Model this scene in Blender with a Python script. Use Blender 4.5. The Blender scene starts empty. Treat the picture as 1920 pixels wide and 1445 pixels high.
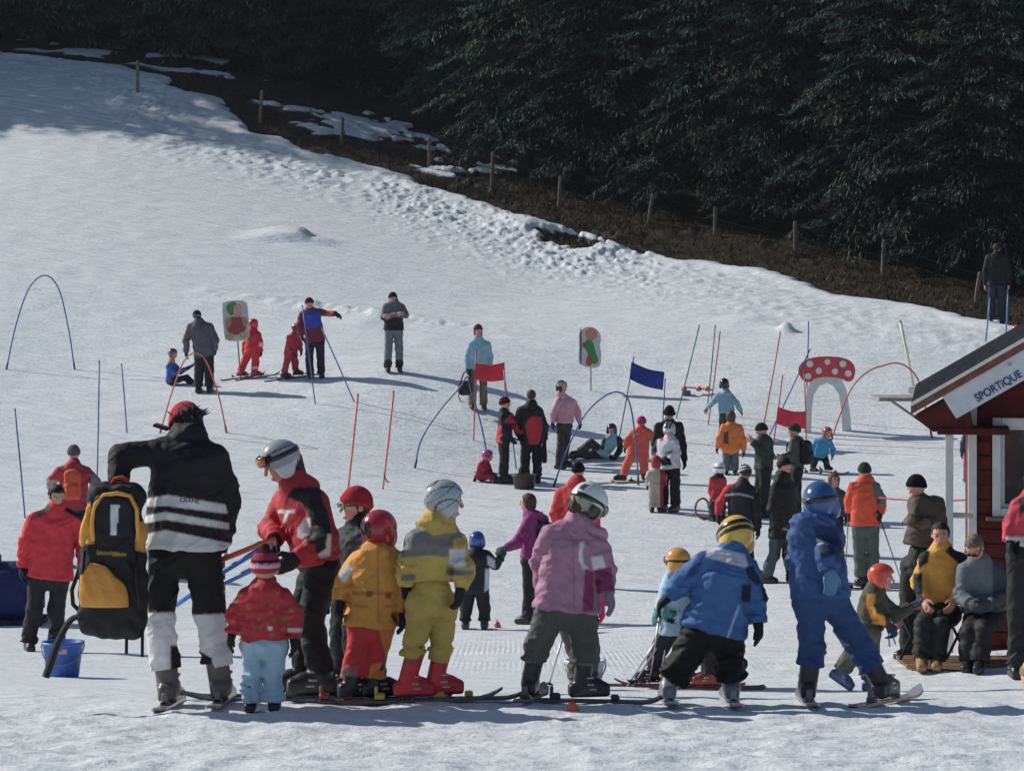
import bpy, math, random
import numpy as np
from mathutils import Vector, Matrix

# ------------------------------------------------------------------ camera, sky, sun, exposure
SC = bpy.context.scene
COL = SC.collection
F = 5400.0            # focal length in photo pixels (photo 1920 wide)
ZC = 2.35             # camera height above the foreground snow
YH = 540.0            # photo row of the horizon
cam = bpy.data.cameras.new('camera'); camo = bpy.data.objects.new('camera', cam); COL.objects.link(camo)
cam.sensor_width = 36.0; cam.lens = F / 1920 * 36.0
cam.shift_y = (YH - 722.5) / 1920.0
cam.clip_start = 0.5; cam.clip_end = 2000
camo.location = (0, 0, ZC); camo.rotation_euler = (math.radians(90), 0, 0)
SC.camera = camo
SUN_EL = math.radians(34)
SUN_TO = Vector((-1.0, 0.50, 0)).normalized()          # horizontal direction towards the sun
w = bpy.data.worlds.new('World'); SC.world = w; w.use_nodes = True
nt = w.node_tree; nt.nodes.clear()
sky = nt.nodes.new('ShaderNodeTexSky'); sky.sky_type = 'NISHITA'; sky.sun_disc = False
sky.sun_elevation = SUN_EL; sky.sun_rotation = math.atan2(SUN_TO.x, SUN_TO.y) % (2 * math.pi)
sky.altitude = 1000
bg = nt.nodes.new('ShaderNodeBackground'); bg.inputs[1].default_value = 0.064
wo = nt.nodes.new('ShaderNodeOutputWorld')
nt.links.new(sky.outputs[0], bg.inputs[0]); nt.links.new(bg.outputs[0], wo.inputs[0])
sl = bpy.data.lights.new('sun', 'SUN'); sl.energy = 3.5; sl.angle = math.radians(0.5); sl.color = (1.0, 0.965, 0.90)
so = bpy.data.objects.new('sun', sl); COL.objects.link(so); so.location = (-40, 30, 60)
tos = Vector((SUN_TO.x * math.cos(SUN_EL), SUN_TO.y * math.cos(SUN_EL), math.sin(SUN_EL)))
so.rotation_euler = tos.to_track_quat('Z', 'Y').to_euler()
vs = SC.view_settings
vs.view_transform = 'Standard'; vs.look = 'None'; vs.gamma = 1.0; vs.use_curve_mapping = False; vs.exposure = 0.12
SC.cycles.max_bounces = 5; SC.cycles.diffuse_bounces = 2; SC.cycles.use_adaptive_sampling = True; SC.cycles.adaptive_threshold = .02; SC.cycles.glossy_bounces = 2; SC.cycles.transmission_bounces = 1; SC.cycles.transparent_max_bounces = 4

# ------------------------------------------------------------------ colours, materials
GAIN = 1.45
def lin(h):
    h = h.lstrip('#'); c = [int(h[i:i+2], 16) / 255 for i in (0, 2, 4)]
    return [x / 12.92 if x <= .04045 else ((x + .055) / 1.055) ** 2.4 for x in c]
def A(h, g=GAIN):                 # colour as it shows in the photo -> surface base colour
    c = np.array([x * g + .003 for x in lin(h)]); l = c @ np.array([.25, .6, .15]); return np.minimum(l + (c - l) * .86, .8)
MATS = {}
def nodes(name):
    m = bpy.data.materials.new(name); m.use_nodes = True
    return m, m.node_tree, m.node_tree.nodes['Principled BSDF']
def add_bump(t, b, scale, strength, dist=.01, detail=4, vec=None, kind='noise'):
    n = t.nodes.new('ShaderNodeTexNoise'); n.inputs['Scale'].default_value = scale; n.inputs['Detail'].default_value = detail
    bp = t.nodes.new('ShaderNodeBump'); bp.inputs['Strength'].default_value = strength; bp.inputs['Distance'].default_value = dist
    tc = t.nodes.new('ShaderNodeTexCoord')
    t.links.new((vec or tc.outputs['Object']), n.inputs['Vector']); t.links.new(n.outputs[0], bp.inputs['Height'])
    t.links.new(bp.outputs[0], b.inputs['Normal'])
    return n
def attr_mat(name, rough, spec=.3, bscale=60, bstr=.5, bdist=.004, var=.16, sheen=0, coat=0, metal=0):
    m, t, b = nodes(name)
    a = t.nodes.new('ShaderNodeAttribute'); a.attribute_name = 'Col'
    n = add_bump(t, b, bscale, bstr, bdist)
    n2 = t.nodes.new('ShaderNodeTexNoise'); n2.inputs['Scale'].default_value = 9; n2.inputs['Detail'].default_value = 3
    mp = t.nodes.new('ShaderNodeMapRange'); mp.inputs[1].default_value = .3; mp.inputs[2].default_value = .7
    mp.inputs[3].default_value = 1 - var; mp.inputs[4].default_value = 1 + var * .6
    mx = t.nodes.new('ShaderNodeMix'); mx.data_type = 'RGBA'; mx.blend_type = 'MULTIPLY'; mx.inputs[0].default_value = 1
    tc = t.nodes.new('ShaderNodeTexCoord'); t.links.new(tc.outputs['Object'], n2.inputs['Vector'])
    t.links.new(n2.outputs[0], mp.inputs[0]); t.links.new(a.outputs['Color'], mx.inputs[6]); t.links.new(mp.outputs[0], mx.inputs[7])
    t.links.new(mx.outputs[2], b.inputs['Base Color'])
    b.inputs['Roughness'].default_value = rough; b.inputs['Specular IOR Level'].default_value = spec
    b.inputs['Sheen Weight'].default_value = sheen; b.inputs['Coat Weight'].default_value = coat; b.inputs['Metallic'].default_value = metal
    return m
M_FAB = attr_mat('fabric', .72, .35, 26, .55, .014)
M_KNIT = attr_mat('knit', .95, .1, 160, .9, .006)
M_GLOSS = attr_mat('helmet_shell', .22, .5, 8, .03, .002, var=.05, coat=.4)
M_BOOT = attr_mat('boot_plastic', .38, .5, 40, .15, .003, var=.12)
M_SKIN = attr_mat('skin', .55, .35, 90, .1, .002, var=.1)
M_HAIR = attr_mat('hair', .6, .4, 120, .8, .01, var=.3)
M_PAINT = attr_mat('painted', .5, .4, 30, .1, .002, var=.1)
M_CLOTHFLAG = attr_mat('flag_cloth', .8, .2, 50, .3, .003, var=.12)
M_WOOD = attr_mat('weathered_wood', .8, .25, 30, .6, .006, var=.35)
M_PLAST = attr_mat('plastic', .42, .45, 20, .06, .002, var=.08)
M_METAL = attr_mat('metal', .35, .5, 30, .05, .001, var=.08, metal=.85)
M_BARK = attr_mat('bark', .9, .15, 14, .9, .03, var=.35)

# ------------------------------------------------------------------ mesh helpers
def make_obj(name, V, Fc, mat, parent=None, base=None, cols=None, smooth=True):
    V = np.asarray(V, dtype=np.float64)
    b = np.zeros(3) if base is None else np.asarray(base, float)
    me = bpy.data.meshes.new(name)
    V = V - b
    if isinstance(Fc, np.ndarray):
        nf, k = Fc.shape
        me.vertices.add(len(V)); me.vertices.foreach_set('co', V.astype(np.float32).ravel())
        me.loops.add(nf * k); me.loops.foreach_set('vertex_index', Fc.astype(np.int32).ravel())
        me.polygons.add(nf); me.polygons.foreach_set('loop_start', np.arange(0, nf * k, k, dtype=np.int32))
        me.polygons.foreach_set('loop_total', np.full(nf, k, dtype=np.int32))
        me.update(calc_edges=True)
    else:
        me.from_pydata([tuple(v) for v in V], [], Fc); me.update()
    if cols is not None:
        c = np.asarray(cols, float)
        if c.ndim == 1: c = np.tile(c, (len(V), 1))
        at = me.color_attributes.new('Col', 'FLOAT_COLOR', 'POINT')
        at.data.foreach_set('color', np.c_[c, np.ones(len(c))].astype(np.float32).ravel())
    me.polygons.foreach_set('use_smooth', np.full(len(me.polygons), smooth))
    me.materials.append(mat)
    o = bpy.data.objects.new(name, me); COL.objects.link(o)
    if parent is not None:
        o.parent = parent
    elif base is not None:
        o.location = b
    return o
GROUPS = {'person': 'people on the slope', 'slalom_pole': 'slalom poles on the practice slope', 'hoop_gate': 'bent hoops on the practice slope', 'bucket': 'buckets on the snow', 'marker_cone': 'small marker cones', 'ski_pole': 'ski poles', 'picture_board': 'picture boards on stakes', 'flexible_rod': 'plastic rods carried by the instructors'}
def thing(name, label, cat, loc, group=None):
    o = bpy.data.objects.new(name, None); COL.objects.link(o); o.location = loc; o.empty_display_size = .2
    tag(o, label, cat, group or GROUPS.get(name)); return o
def tag(o, label=None, cat=None, group=None, kind=None):
    if label: o['label'] = label
    if cat: o['category'] = cat
    if group: o['group'] = group
    if kind: o['kind'] = kind
    return o
class MB:
    def __init__(s): s.v = []; s.f = []; s.c = []
    def add(s, V, Fc, col):
        n = len(s.v); s.v += [tuple(p) for p in V]; s.f += [tuple(i + n for i in f) for f in Fc]
        s.c += [tuple(col)] * len(V)
        return s
    def box(s, c, half, col, rot=None, bev=0):
        hx, hy, hz = half
        if bev > 0:
            b = min(bev, hx * .49, hy * .49, hz * .49); V = []
            for sx in (-1, 1):
                for sy in (-1, 1):
                    for sz in (-1, 1):
                        V += [(sx * hx, sy * (hy - b), sz * (hz - b)), (sx * (hx - b), sy * hy, sz * (hz - b)), (sx * (hx - b), sy * (hy - b), sz * hz)]
            import bmesh
            bm = bmesh.new()
            for v in V: bm.verts.new(v)
            bmesh.ops.convex_hull(bm, input=bm.verts[:]); bm.verts.index_update()
            V = [v.co.copy() for v in bm.verts]; Fc = [[v.index for v in f.verts] for f in bm.faces]; bm.free()
        else:
            V = [(x * hx, y * hy, z * hz) for x in (-1, 1) for y in (-1, 1) for z in (-1, 1)]
            Fc = [(0, 1, 3, 2), (4, 6, 7, 5), (0, 4, 5, 1), (2, 3, 7, 6), (0, 2, 6, 4), (1, 5, 7, 3)]
        R = rot or Matrix.Identity(3); c = Vector(c)
        return s.add([R @ Vector(v) + c for v in V], Fc, col)
    def tube(s, pts, r, col, seg=8, caps=True):
        pts = [Vector(p) for p in pts]; n = len(pts)
        rr = r if isinstance(r, (list, tuple)) else [r] * n
        V = []; up = None
        for i, p in enumerate(pts):
            t = (pts[min(i + 1, n - 1)] - pts[max(i - 1, 0)]).normalized()
            if up is None:
                up = t.orthogonal().normalized()
            up = (up - t * up.dot(t)).normalized(); q = t.cross(up)
            for k in range(seg):
                a = 2 * math.pi * k / seg
                V.append(p + (up * math.cos(a) + q * math.sin(a)) * rr[i])
        Fc = [(i * seg + k, i * seg + (k + 1) % seg, (i + 1) * seg + (k + 1) % seg, (i + 1) * seg + k) for i in range(n - 1) for k in range(seg)]
        if caps: Fc += [tuple(range(seg))[::-1], tuple((n - 1) * seg + k for k in range(seg))]
        return s.add(V, Fc, col)
    def lathe(s, c, prof, col, seg=20, axis=None):
        c = Vector(c); V = []
        R = axis.to_track_quat('Z', 'Y').to_matrix() if axis is not None else Matrix.Identity(3)
        for (r, z) in prof:
            for k in range(seg):
                a = 2 * math.pi * k / seg; V.append(c + R @ Vector((r * math.cos(a), r * math.sin(a), z)))
        n = len(prof)
        Fc = [(i * seg + k, i * seg + (k + 1) % seg, (i + 1) * seg + (k + 1) % seg, (i + 1) * seg + k) for i in range(n - 1) for k in range(seg)]
        if prof[0][0] > 1e-4: Fc.append(tuple(range(seg))[::-1])
        if prof[-1][0] > 1e-4: Fc.append(tuple((n - 1) * seg + k for k in range(seg)))
        return s.add(V, Fc, col)
    def slab(s, poly, thick_vec, col):
        """polygon (3d points) extruded by thick_vec"""
        n = len(poly); t = Vector(thick_vec); P = [Vector(p) for p in poly]
        V = P + [p + t for p in P]
        Fc = [tuple(range(n)), tuple(range(2 * n - 1, n - 1, -1))] + [(i, n + i, n + (i + 1) % n, (i + 1) % n) for i in range(n)]
        return s.add(V, Fc, col)
    def build(s, name, mat, parent=None, base=None, smooth=False):
        return make_obj(name, s.v, s.f, mat, parent, base, s.c, smooth)

# photo pixel + distance -> point
def at(px, py, D): return np.array([(px - 960) / F * D, D, ZC - (py - YH) / F * D])

# ------------------------------------------------------------------ value noise (numpy)
_rng = np.random.RandomState(5); _tab = _rng.rand(65536)
def vnoise2(x, y, seed=0):
    xi = np.floor(x).astype(np.int64); yi = np.floor(y).astype(np.int64); fx = x - xi; fy = y - yi
    fx = fx * fx * fx * (fx * (fx * 6 - 15) + 10); fy = fy * fy * fy * (fy * (fy * 6 - 15) + 10)
    def h(a, b): return _tab[((a * 73856093) ^ (b * 19349663) ^ (seed * 83492791)) & 65535]
    return (h(xi, yi) * (1 - fx) + h(xi + 1, yi) * fx) * (1 - fy) + (h(xi, yi + 1) * (1 - fx) + h(xi + 1, yi + 1) * fx) * fy
def fbm(x, y, oct=4, seed=0):
    s = 0; a = .5
    for i in range(oct):
        s = s + a * (vnoise2(x * 2 ** i + 17.3 * i, y * 2 ** i - 9.1 * i, seed + i) - .5) * 2; a *= .5
    return s

# ------------------------------------------------------------------ the slope: thin-plate surface through measured ground points
G = [(-400,1345,16.2),(300,1318,16.4),(960,1315,16.4),(1500,1322,16.4),(1910,1312,16.6),(2400,1310,16.6),
     (-300,1445,13.8),(960,1445,13.6),(2300,1445,13.6),(0,1395,14.8),(960,1385,14.7),(1900,1385,14.7),
     (100,1285,20.5),(960,1306,20.0),(1700,1306,20.5),(100,1267,24.5),(1640,1298,24.6),(1240,1290,25.0),(960,1262,27.0),(1740,1238,28.0),(1900,1240,27.5),(2300,1240,27.5),
     (895,1180,36.0),(990,1168,37.0),(95,1220,30.5),(20,1160,36.0),(-300,1150,36.0),(140,1065,41.5),(1470,1092,41.5),(1085,1100,41.0),(1620,1108,39.5),(2000,1100,40),(2400,1090,41),
     (1255,962,49.0),(1350,972,48.5),(985,905,54.0),(1190,905,53.5),(1540,885,54.5),(1060,875,56.0),(652,925,51.0),(778,872,55.0),
     (900,768,58.5),(738,697,60.7),(590,712,61.0),(390,736,60.6),(425,812,57.0),(182,905,51.5),(47,975,46.5),(12,693,63.5),(140,702,63.0),(-250,690,63),
     (1108,735,60.8),(1240,780,58.5),(1330,790,58.0),(1550,812,57.3),(1748,840,55.5),(1950,830,56),(1868,612,66.0),(2200,640,66),
     (1750,585,69),(1620,560,72),(1450,505,76),(1300,490,78.5),(1100,440,82),(960,400,85),(800,345,88.5),(620,290,92),(440,215,96.5),(300,150,101),(0,100,107),(-300,60,110),
     (540,440,79),(100,420,80),(1000,560,72),(1300,600,67),(500,560,70),(0,560,70),(1500,680,62),(-300,300,92),(200,300,89),
     (1900,530,79),(1650,455,84),(1300,370,91),(1000,300,97),(700,190,106),(300,80,115),(0,20,121),(-400,-20,124),
     (2300,420,92),(1900,360,98),(1400,220,108),(900,100,121),(400,-40,134),(-200,-100,140),(-700,-60,134)]
CP = np.array([at(*g) for g in G])
def _U(r2): return np.where(r2 > 1e-9, .5 * r2 * np.log(np.maximum(r2, 1e-9)), 0)
_sx = .1
def _fit():
    X = CP[:, :2] * _sx; n = len(X)
    K = _U(((X[:, None] - X[None]) ** 2).sum(-1)) + np.eye(n) * .03
    P = np.c_[np.ones(n), X]; Mx = np.zeros((n + 3, n + 3)); Mx[:n, :n] = K; Mx[:n, n:] = P; Mx[n:, :n] = P.T
    return X, np.linalg.solve(Mx, np.r_[CP[:, 2], 0, 0, 0])
_X, _W = _fit()
def base_h(x, y):
    x = np.asarray(x, float); y = np.asarray(y, float); sh = x.shape
    xq = np.clip(x.ravel(), -32, 32) * _sx; yq = np.clip(y.ravel(), 12.5, 138) * _sx
    out = np.empty(len(xq))
    for i in range(0, len(xq), 60000):
        q = np.c_[xq[i:i+60000], yq[i:i+60000]]
        r2 = ((q[:, None] - _X[None]) ** 2).sum(-1)
        out[i:i+60000] = _U(r2) @ _W[:len(_X)] + _W[len(_X)] + q @ _W[len(_X) + 1:]
    return out.reshape(sh)
EDGE = [(-900,60,112),(-300,75,109.5),(0,100,107),(200,110,105),(300,150,101),(400,185,98.5),(440,232,95.2),(470,258,94),(620,290,92),(800,345,88.5),(960,402,85),(1010,425,83.4),(1100,436,82),(1200,462,80),(1300,490,78.5),(1450,505,76),(1620,560,72),(1750,585,69),(1850,603,66.8),(1960,615,65.5),(2500,650,63)]
EP = np.array([at(*g)[:2] for g in EDGE])
def edge_dist(x, y):      # signed distance past the snow's upper edge (positive = forest side)
    best = np.full(x.shape, 1e9); sgn = np.ones(x.shape)
    for a, b in zip(EP[:-1], EP[1:]):
        ab = b - a; t = np.clip(((x - a[0]) * ab[0] + (y - a[1]) * ab[1]) / (ab @ ab), 0, 1)
        dx = x - a[0] - t * ab[0]; dy = y - a[1] - t * ab[1]; d = np.hypot(dx, dy)
        s = np.sign(ab[0] * dy - ab[1] * dx); m = d < best
        best = np.where(m, d, best); sgn = np.where(m, s, sgn)
    return best * sgn
def sstep(a, b, x):
    t = np.clip((x - a) / (b - a), 0, 1); return t * t * (3 - 2 * t)
def ground(x, y):
    return float(base_h(np.array([x]), np.array([y]))[0])
def hit(px, py, d0=17.5, d1=130):     # where the sight line of a photo pixel meets the slope
    D = np.arange(d0, d1, .05); p = np.array([at(px, py, d) for d in D])
    diff = p[:, 2] - base_h(p[:, 0], p[:, 1])
    i = int(np.argmax(diff < 0)) if (diff < 0).any() else len(D) - 1
    return float(D[i])
def hump(x, y, cx, cy, rx, ry, h): return h * np.exp(-(((x - cx) / rx) ** 2 + ((y - cy) / ry) ** 2))
def build_terrain():
    def seg(*parts):
        o = []
        for a, b, s in parts: o += list(np.arange(a, b, s))
        return np.array(o + [parts[-1][1]])
    ys = seg((-60,-10,10),(-10,10,4),(10,13,.25),(13,17.5,.025),(17.5,24,.07),(24,44,.12),(44,70,.13),(70,108,.105),(108,140,.35),(140,200,6),(200,400,40))
    xs = seg((-200,-60,20),(-60,-26,2),(-26,-15,.22),(-15,-4,.10),(-4,4,.045),(4,15,.10),(15,24,.22),(24,60,2),(60,200,20))
    X, Y = np.meshgrid(xs, ys)
    # base heights on a coarse grid, bilinear to fine
    gy = np.arange(-60, 401, .5); gx = np.arange(-60, 60.1, .5)
    gy = np.concatenate([np.array([-60., 0, 10]), np.arange(12, 140, .5), np.array([140., 400])])
    gx = np.concatenate([np.array([-200., -40]), np.arange(-34, 34.1, .5), np.array([40., 200])])
    GX, GY = np.meshgrid(gx, gy); GZ = base_h(GX, GY)
    iy = np.clip(np.searchsorted(gy, Y) - 1, 0, len(gy) - 2); ix = np.clip(np.searchsorted(gx, X) - 1, 0, len(gx) - 2)
    ty = (Y - gy[iy]) / (gy[iy + 1] - gy[iy]); tx = (X - gx[ix]) / (gx[ix + 1] - gx[ix])
    Z = (GZ[iy, ix] * (1 - tx) + GZ[iy, ix + 1] * tx) * (1 - ty) + (GZ[iy + 1, ix] * (1 - tx) + GZ[iy + 1, ix + 1] * tx) * ty
    sd = edge_dist(X, Y); sdn = sd + .9 * fbm(X * .5, Y * .5, 3, 31) + .35 * fbm(X * 2.2, Y * 2.2, 2, 77)
    leftw = sstep(-2.5, -7.5, X)
    # relief
    near = sstep(24, 17, Y)
    Z = Z + .018 * fbm(X * 1.1, Y * 1.1, 3, 3)
    lump = np.maximum(fbm(X * 3.4, Y * 2.6, 3, 11), -.15)
    Z = Z + near * (.026 * lump + .030 * np.maximum(fbm(X * 8, Y * 6, 3, 12), -.12)) * sstep(16.9, 15.9, Y)
    Z = Z + near * .010 * fbm(X * 7, Y * 5, 2, 14)
    mid = sstep(22, 30, Y) * sstep(-2, -9, sd)
    Z = Z + mid * (.014 * fbm(X * 2.0, Y * 2.0, 3, 21))
    st = Y * .93 + X * .37; ct = X * .93 - Y * .37
    Z = Z + mid * .012 * np.maximum(0, fbm(ct * .16, st * 2.6, 2, 41) - .12) * 2
    # churned strip below the forest edge
    strip = np.exp(-((sd + 2.6) / 2.3) ** 2) * sstep(.3, -.6, sd)
    strip = strip * (.55 + .6 * vnoise2(X * .25, Y * .25, 8)) * (1 - .55 * sstep(3, 8, X))
    rid = 1 - np.abs(fbm(X * 1.5, Y * 1.2, 3, 51)) * 2.2
    Z = Z + strip * (.05 * rid + .17 * np.maximum(fbm(X * 5.6, Y * 4.8, 3, 52), -.12))
    # snow rim: the cover ends as a thick lip, forest ground lies lower
    bare = sstep(-.15, .25, sdn)
    pn = fbm(X * .23, Y * .34, 4, 61)
    patch = sstep(.02, .22, pn + .45 * fbm(X * 1.3, Y * 1.1, 4, 66) - .26 + .06 * leftw) * sstep(.5, 3.5, sd) * sstep(3.0, -2.0, X)
    earth = bare * (1 - patch)
    # a bare, muddy patch in the rim
    c = at(1075, 446, 81.0); e2 = np.exp(-(((X - c[0]) / 1.25) ** 2 + ((Y - c[1]) / 1.5) ** 2)) + .45 * fbm(X * 1.6, Y * 1.6, 3, 91)
    earth = np.maximum(earth, sstep(.42, .6, e2))
    c = at(1195, 466, 79.4); e3 = np.exp(-(((X - c[0]) / .8) ** 2 + ((Y - c[1]) / 1.0) ** 2)) + .5 * fbm(X * 1.9, Y * 1.9, 3, 95)
    earth = np.maximum(earth, sstep(.55, .75, e3) * .9)
    Z = Z - .20 * earth + earth * (.12 * fbm(X * 1.3, Y * 1.3, 4, 71) + .05 * fbm(X * 5, Y * 5, 2, 72))
    lip = np.exp(-((sdn + .5) / .5) ** 2); Z = Z + .10 * lip * (1 - earth)
    # small heaps
    c = at(535, 440, 78.6); Z = Z + .24 * sstep(-1.6, .1, X - c[0]) * sstep(.75, .35, X - c[0] - .15 * fbm(X * 2, Y * 2, 2, 5)) * sstep(.9, .4, np.abs(Y - c[1])) + hump(X, Y, c[0] + .9, c[1] - .4, .5, .5, .12)
    for (px, py, r, h) in ((1475, 622, .16, .22), (1450, 618, .3, .08), (700, 600, .7, .10), (1395, 605, .6, .10), (985, 432, .8, .25), (1110, 478, .5, .16), (960, 420, .6, .12)):
        D = hit(px, py); c = at(px, py, D); Z = Z + hump(X, Y, c[0], c[1], r, r * 1.2, h)
    D = hit(640, 585); c = at(640, 585, D)
    Z = Z + np.exp(-(((X - c[0]) * .9 + (Y - c[1]) * .42) / 2.0) ** 2 - (((Y - c[1]) * .9 + (X - c[0]) * .55) / .45) ** 2) * .14 * (1 + fbm(X * 4, Y * 4, 2, 88))
    # trampled snow by the hut
    c = at(1790, 1235, 27.6); tr = np.exp(-(((X - c[0]) / 1.6) ** 2 + ((Y - c[1]) / 2.5) ** 2)); Z = Z + tr * .05 * fbm(X * 4, Y * 4, 3, 99)
    ny, nx = X.shape; idx = np.arange(nx * ny).reshape(ny, nx)
    Fq = np.stack([idx[:-1, :-1], idx[:-1, 1:], idx[1:, 1:], idx[1:, :-1]], -1).reshape(-1, 4)
    V = np.c_[X.ravel(), Y.ravel(), Z.ravel()]
    # material: snow with bare earth where the cover is gone
    m, t, b = nodes('snow_and_earth')
    L = t.links.new
    tc = t.nodes.new('ShaderNodeTexCoord')
    at_ = t.nodes.new('ShaderNodeAttribute'); at_.attribute_name = 'Col'
    sep = t.nodes.new('ShaderNodeSeparateColor'); L(at_.outputs['Color'], sep.inputs[0])
    n1 = t.nodes.new('ShaderNodeTexNoise'); n1.inputs['Scale'].default_value = 2.2; n1.inputs['Detail'].default_value = 8; L(tc.outputs['Object'], n1.inputs['Vector'])
    n2 = t.nodes.new('ShaderNodeTexNoise'); n2.inputs['Scale'].default_value = 24; n2.inputs['Detail'].default_value = 5; n2.inputs['Roughness'].default_value = .7; L(tc.outputs['Object'], n2.inputs['Vector'])
    rm = t.nodes.new('ShaderNodeValToRGB'); e = rm.color_ramp.elements
    e[0].position = .35; e[0].color = (.73, .775, .79, 1); e[1].position = .7; e[1].color = (.83, .87, .882, 1); L(n1.outputs[0], rm.inputs[0])
    re = t.nodes.new('ShaderNodeValToRGB'); e = re.color_ramp.elements
    e[0].position = .3; e[0].color = (.014, .011, .008, 1); e[1].position = .72; e[1].color = (.080, .058, .034, 1)
    x = re.color_ramp.elements.new(.52); x.color = (.040, .029, .018, 1); L(n2.outputs[0], re.inputs[0])
    mp = t.nodes.new('ShaderNodeMath'); mp.operation = 'MULTIPLY_ADD'; mp.inputs[1].default_value = .5; mp.inputs[2].default_value = -.25; L(n2.outputs[0], mp.inputs[0])
    ad = t.nodes.new('ShaderNodeMath'); ad.operation = 'ADD'; L(sep.outputs[0], ad.inputs[0]); L(mp.outputs[0], ad.inputs[1])
    st_ = t.nodes.new('ShaderNodeMapRange'); st_.inputs[1].default_value = .42; st_.inputs[2].default_value = .58; L(ad.outputs[0], st_.inputs[0])
    mx = t.nodes.new('ShaderNodeMix'); mx.data_type = 'RGBA'; L(st_.outputs[0], mx.inputs[0]); L(rm.outputs[0], mx.inputs[6]); L(re.outputs[0], mx.inputs[7])
    L(mx.outputs[2], b.inputs['Base Color']); b.inputs['Roughness'].default_value = .55; b.inputs['Specular IOR Level'].default_value = .25
    # bumps: crumbly grain + long sliding tracks + groomed ribs
    def streak(deg, sx, sy):
        r = t.nodes.new('ShaderNodeVectorRotate'); r.rotation_type = 'Z_AXIS'; r.inputs['Angle'].default_value = math.radians(deg); L(tc.outputs['Object'], r.inputs['Vector'])
        q = t.nodes.new('ShaderNodeMapping'); q.inputs['Scale'].default_value = (sx, sy, .2); L(r.outputs[0], q.inputs[0]); return q
    mpv = streak(38, .16, 4.6); mpv2 = streak(-8, .12, 6.0)
    n5 = t.nodes.new('ShaderNodeTexNoise'); n5.inputs['Scale'].default_value = 1.0; n5.inputs['Detail'].default_value = 3; L(mpv2.outputs[0], n5.inputs['Vector'])
    n3 = t.nodes.new('ShaderNodeTexNoise'); n3.inputs['Scale'].default_value = 1.1; n3.inputs['Detail'].default_value = 5; L(mpv.outputs[0], n3.inputs['Vector'])
    n4 = t.nodes.new('ShaderNodeTexNoise'); n4.inputs['Scale'].default_value = 9; n4.inputs['Detail'].default_value = 6; n4.inputs['Roughness'].default_value = .65; L(tc.outputs['Object'], n4.inputs['Vector'])
    wv = t.nodes.new('ShaderNodeTexWave'); wv.inputs['Scale'].default_value = 5.5; wv.inputs['Distortion'].default_value = 1.2; wv.bands_direction = 'X'; L(tc.outputs['Object'], wv.inputs['Vector'])
    wm = t.nodes.new('ShaderNodeMath'); wm.operation = 'MULTIPLY'; L(wv.outputs['Fac'], wm.inputs[0]); L(sep.outputs[1], wm.inputs[1])
    prev = None
    for src, stg, dst in ((n3, .6, .09), (n5, .45, .07), (n4, .7, .04), (wm, .22, .02), (n2, .5, .012)):
        bp = t.nodes.new('ShaderNodeBump'); bp.inputs['Strength'].default_value = stg; bp.inputs['Distance'].default_value = dst
        L(src.outputs[0], bp.inputs['Height'])
        if prev: L(prev.outputs[0], bp.inputs['Normal'])
        prev = bp
    L(prev.outputs[0], b.inputs['Normal'])
    corr = np.exp(-(((Y - 30.5) / 2.6) ** 2)) * sstep(-1.5, -.3, X) * sstep(3.2, 2.0, X) * (vnoise2(X * .7, Y * .5, 4) > .35)
    cols = np.c_[earth.ravel(), corr.ravel(), np.zeros(earth.size)]
    o = make_obj('snow_slope', V, Fq, m, None, None, cols, True); o['kind'] = 'structure'
    return X, Y, earth
TX, TY, TE = build_terrain()
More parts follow.
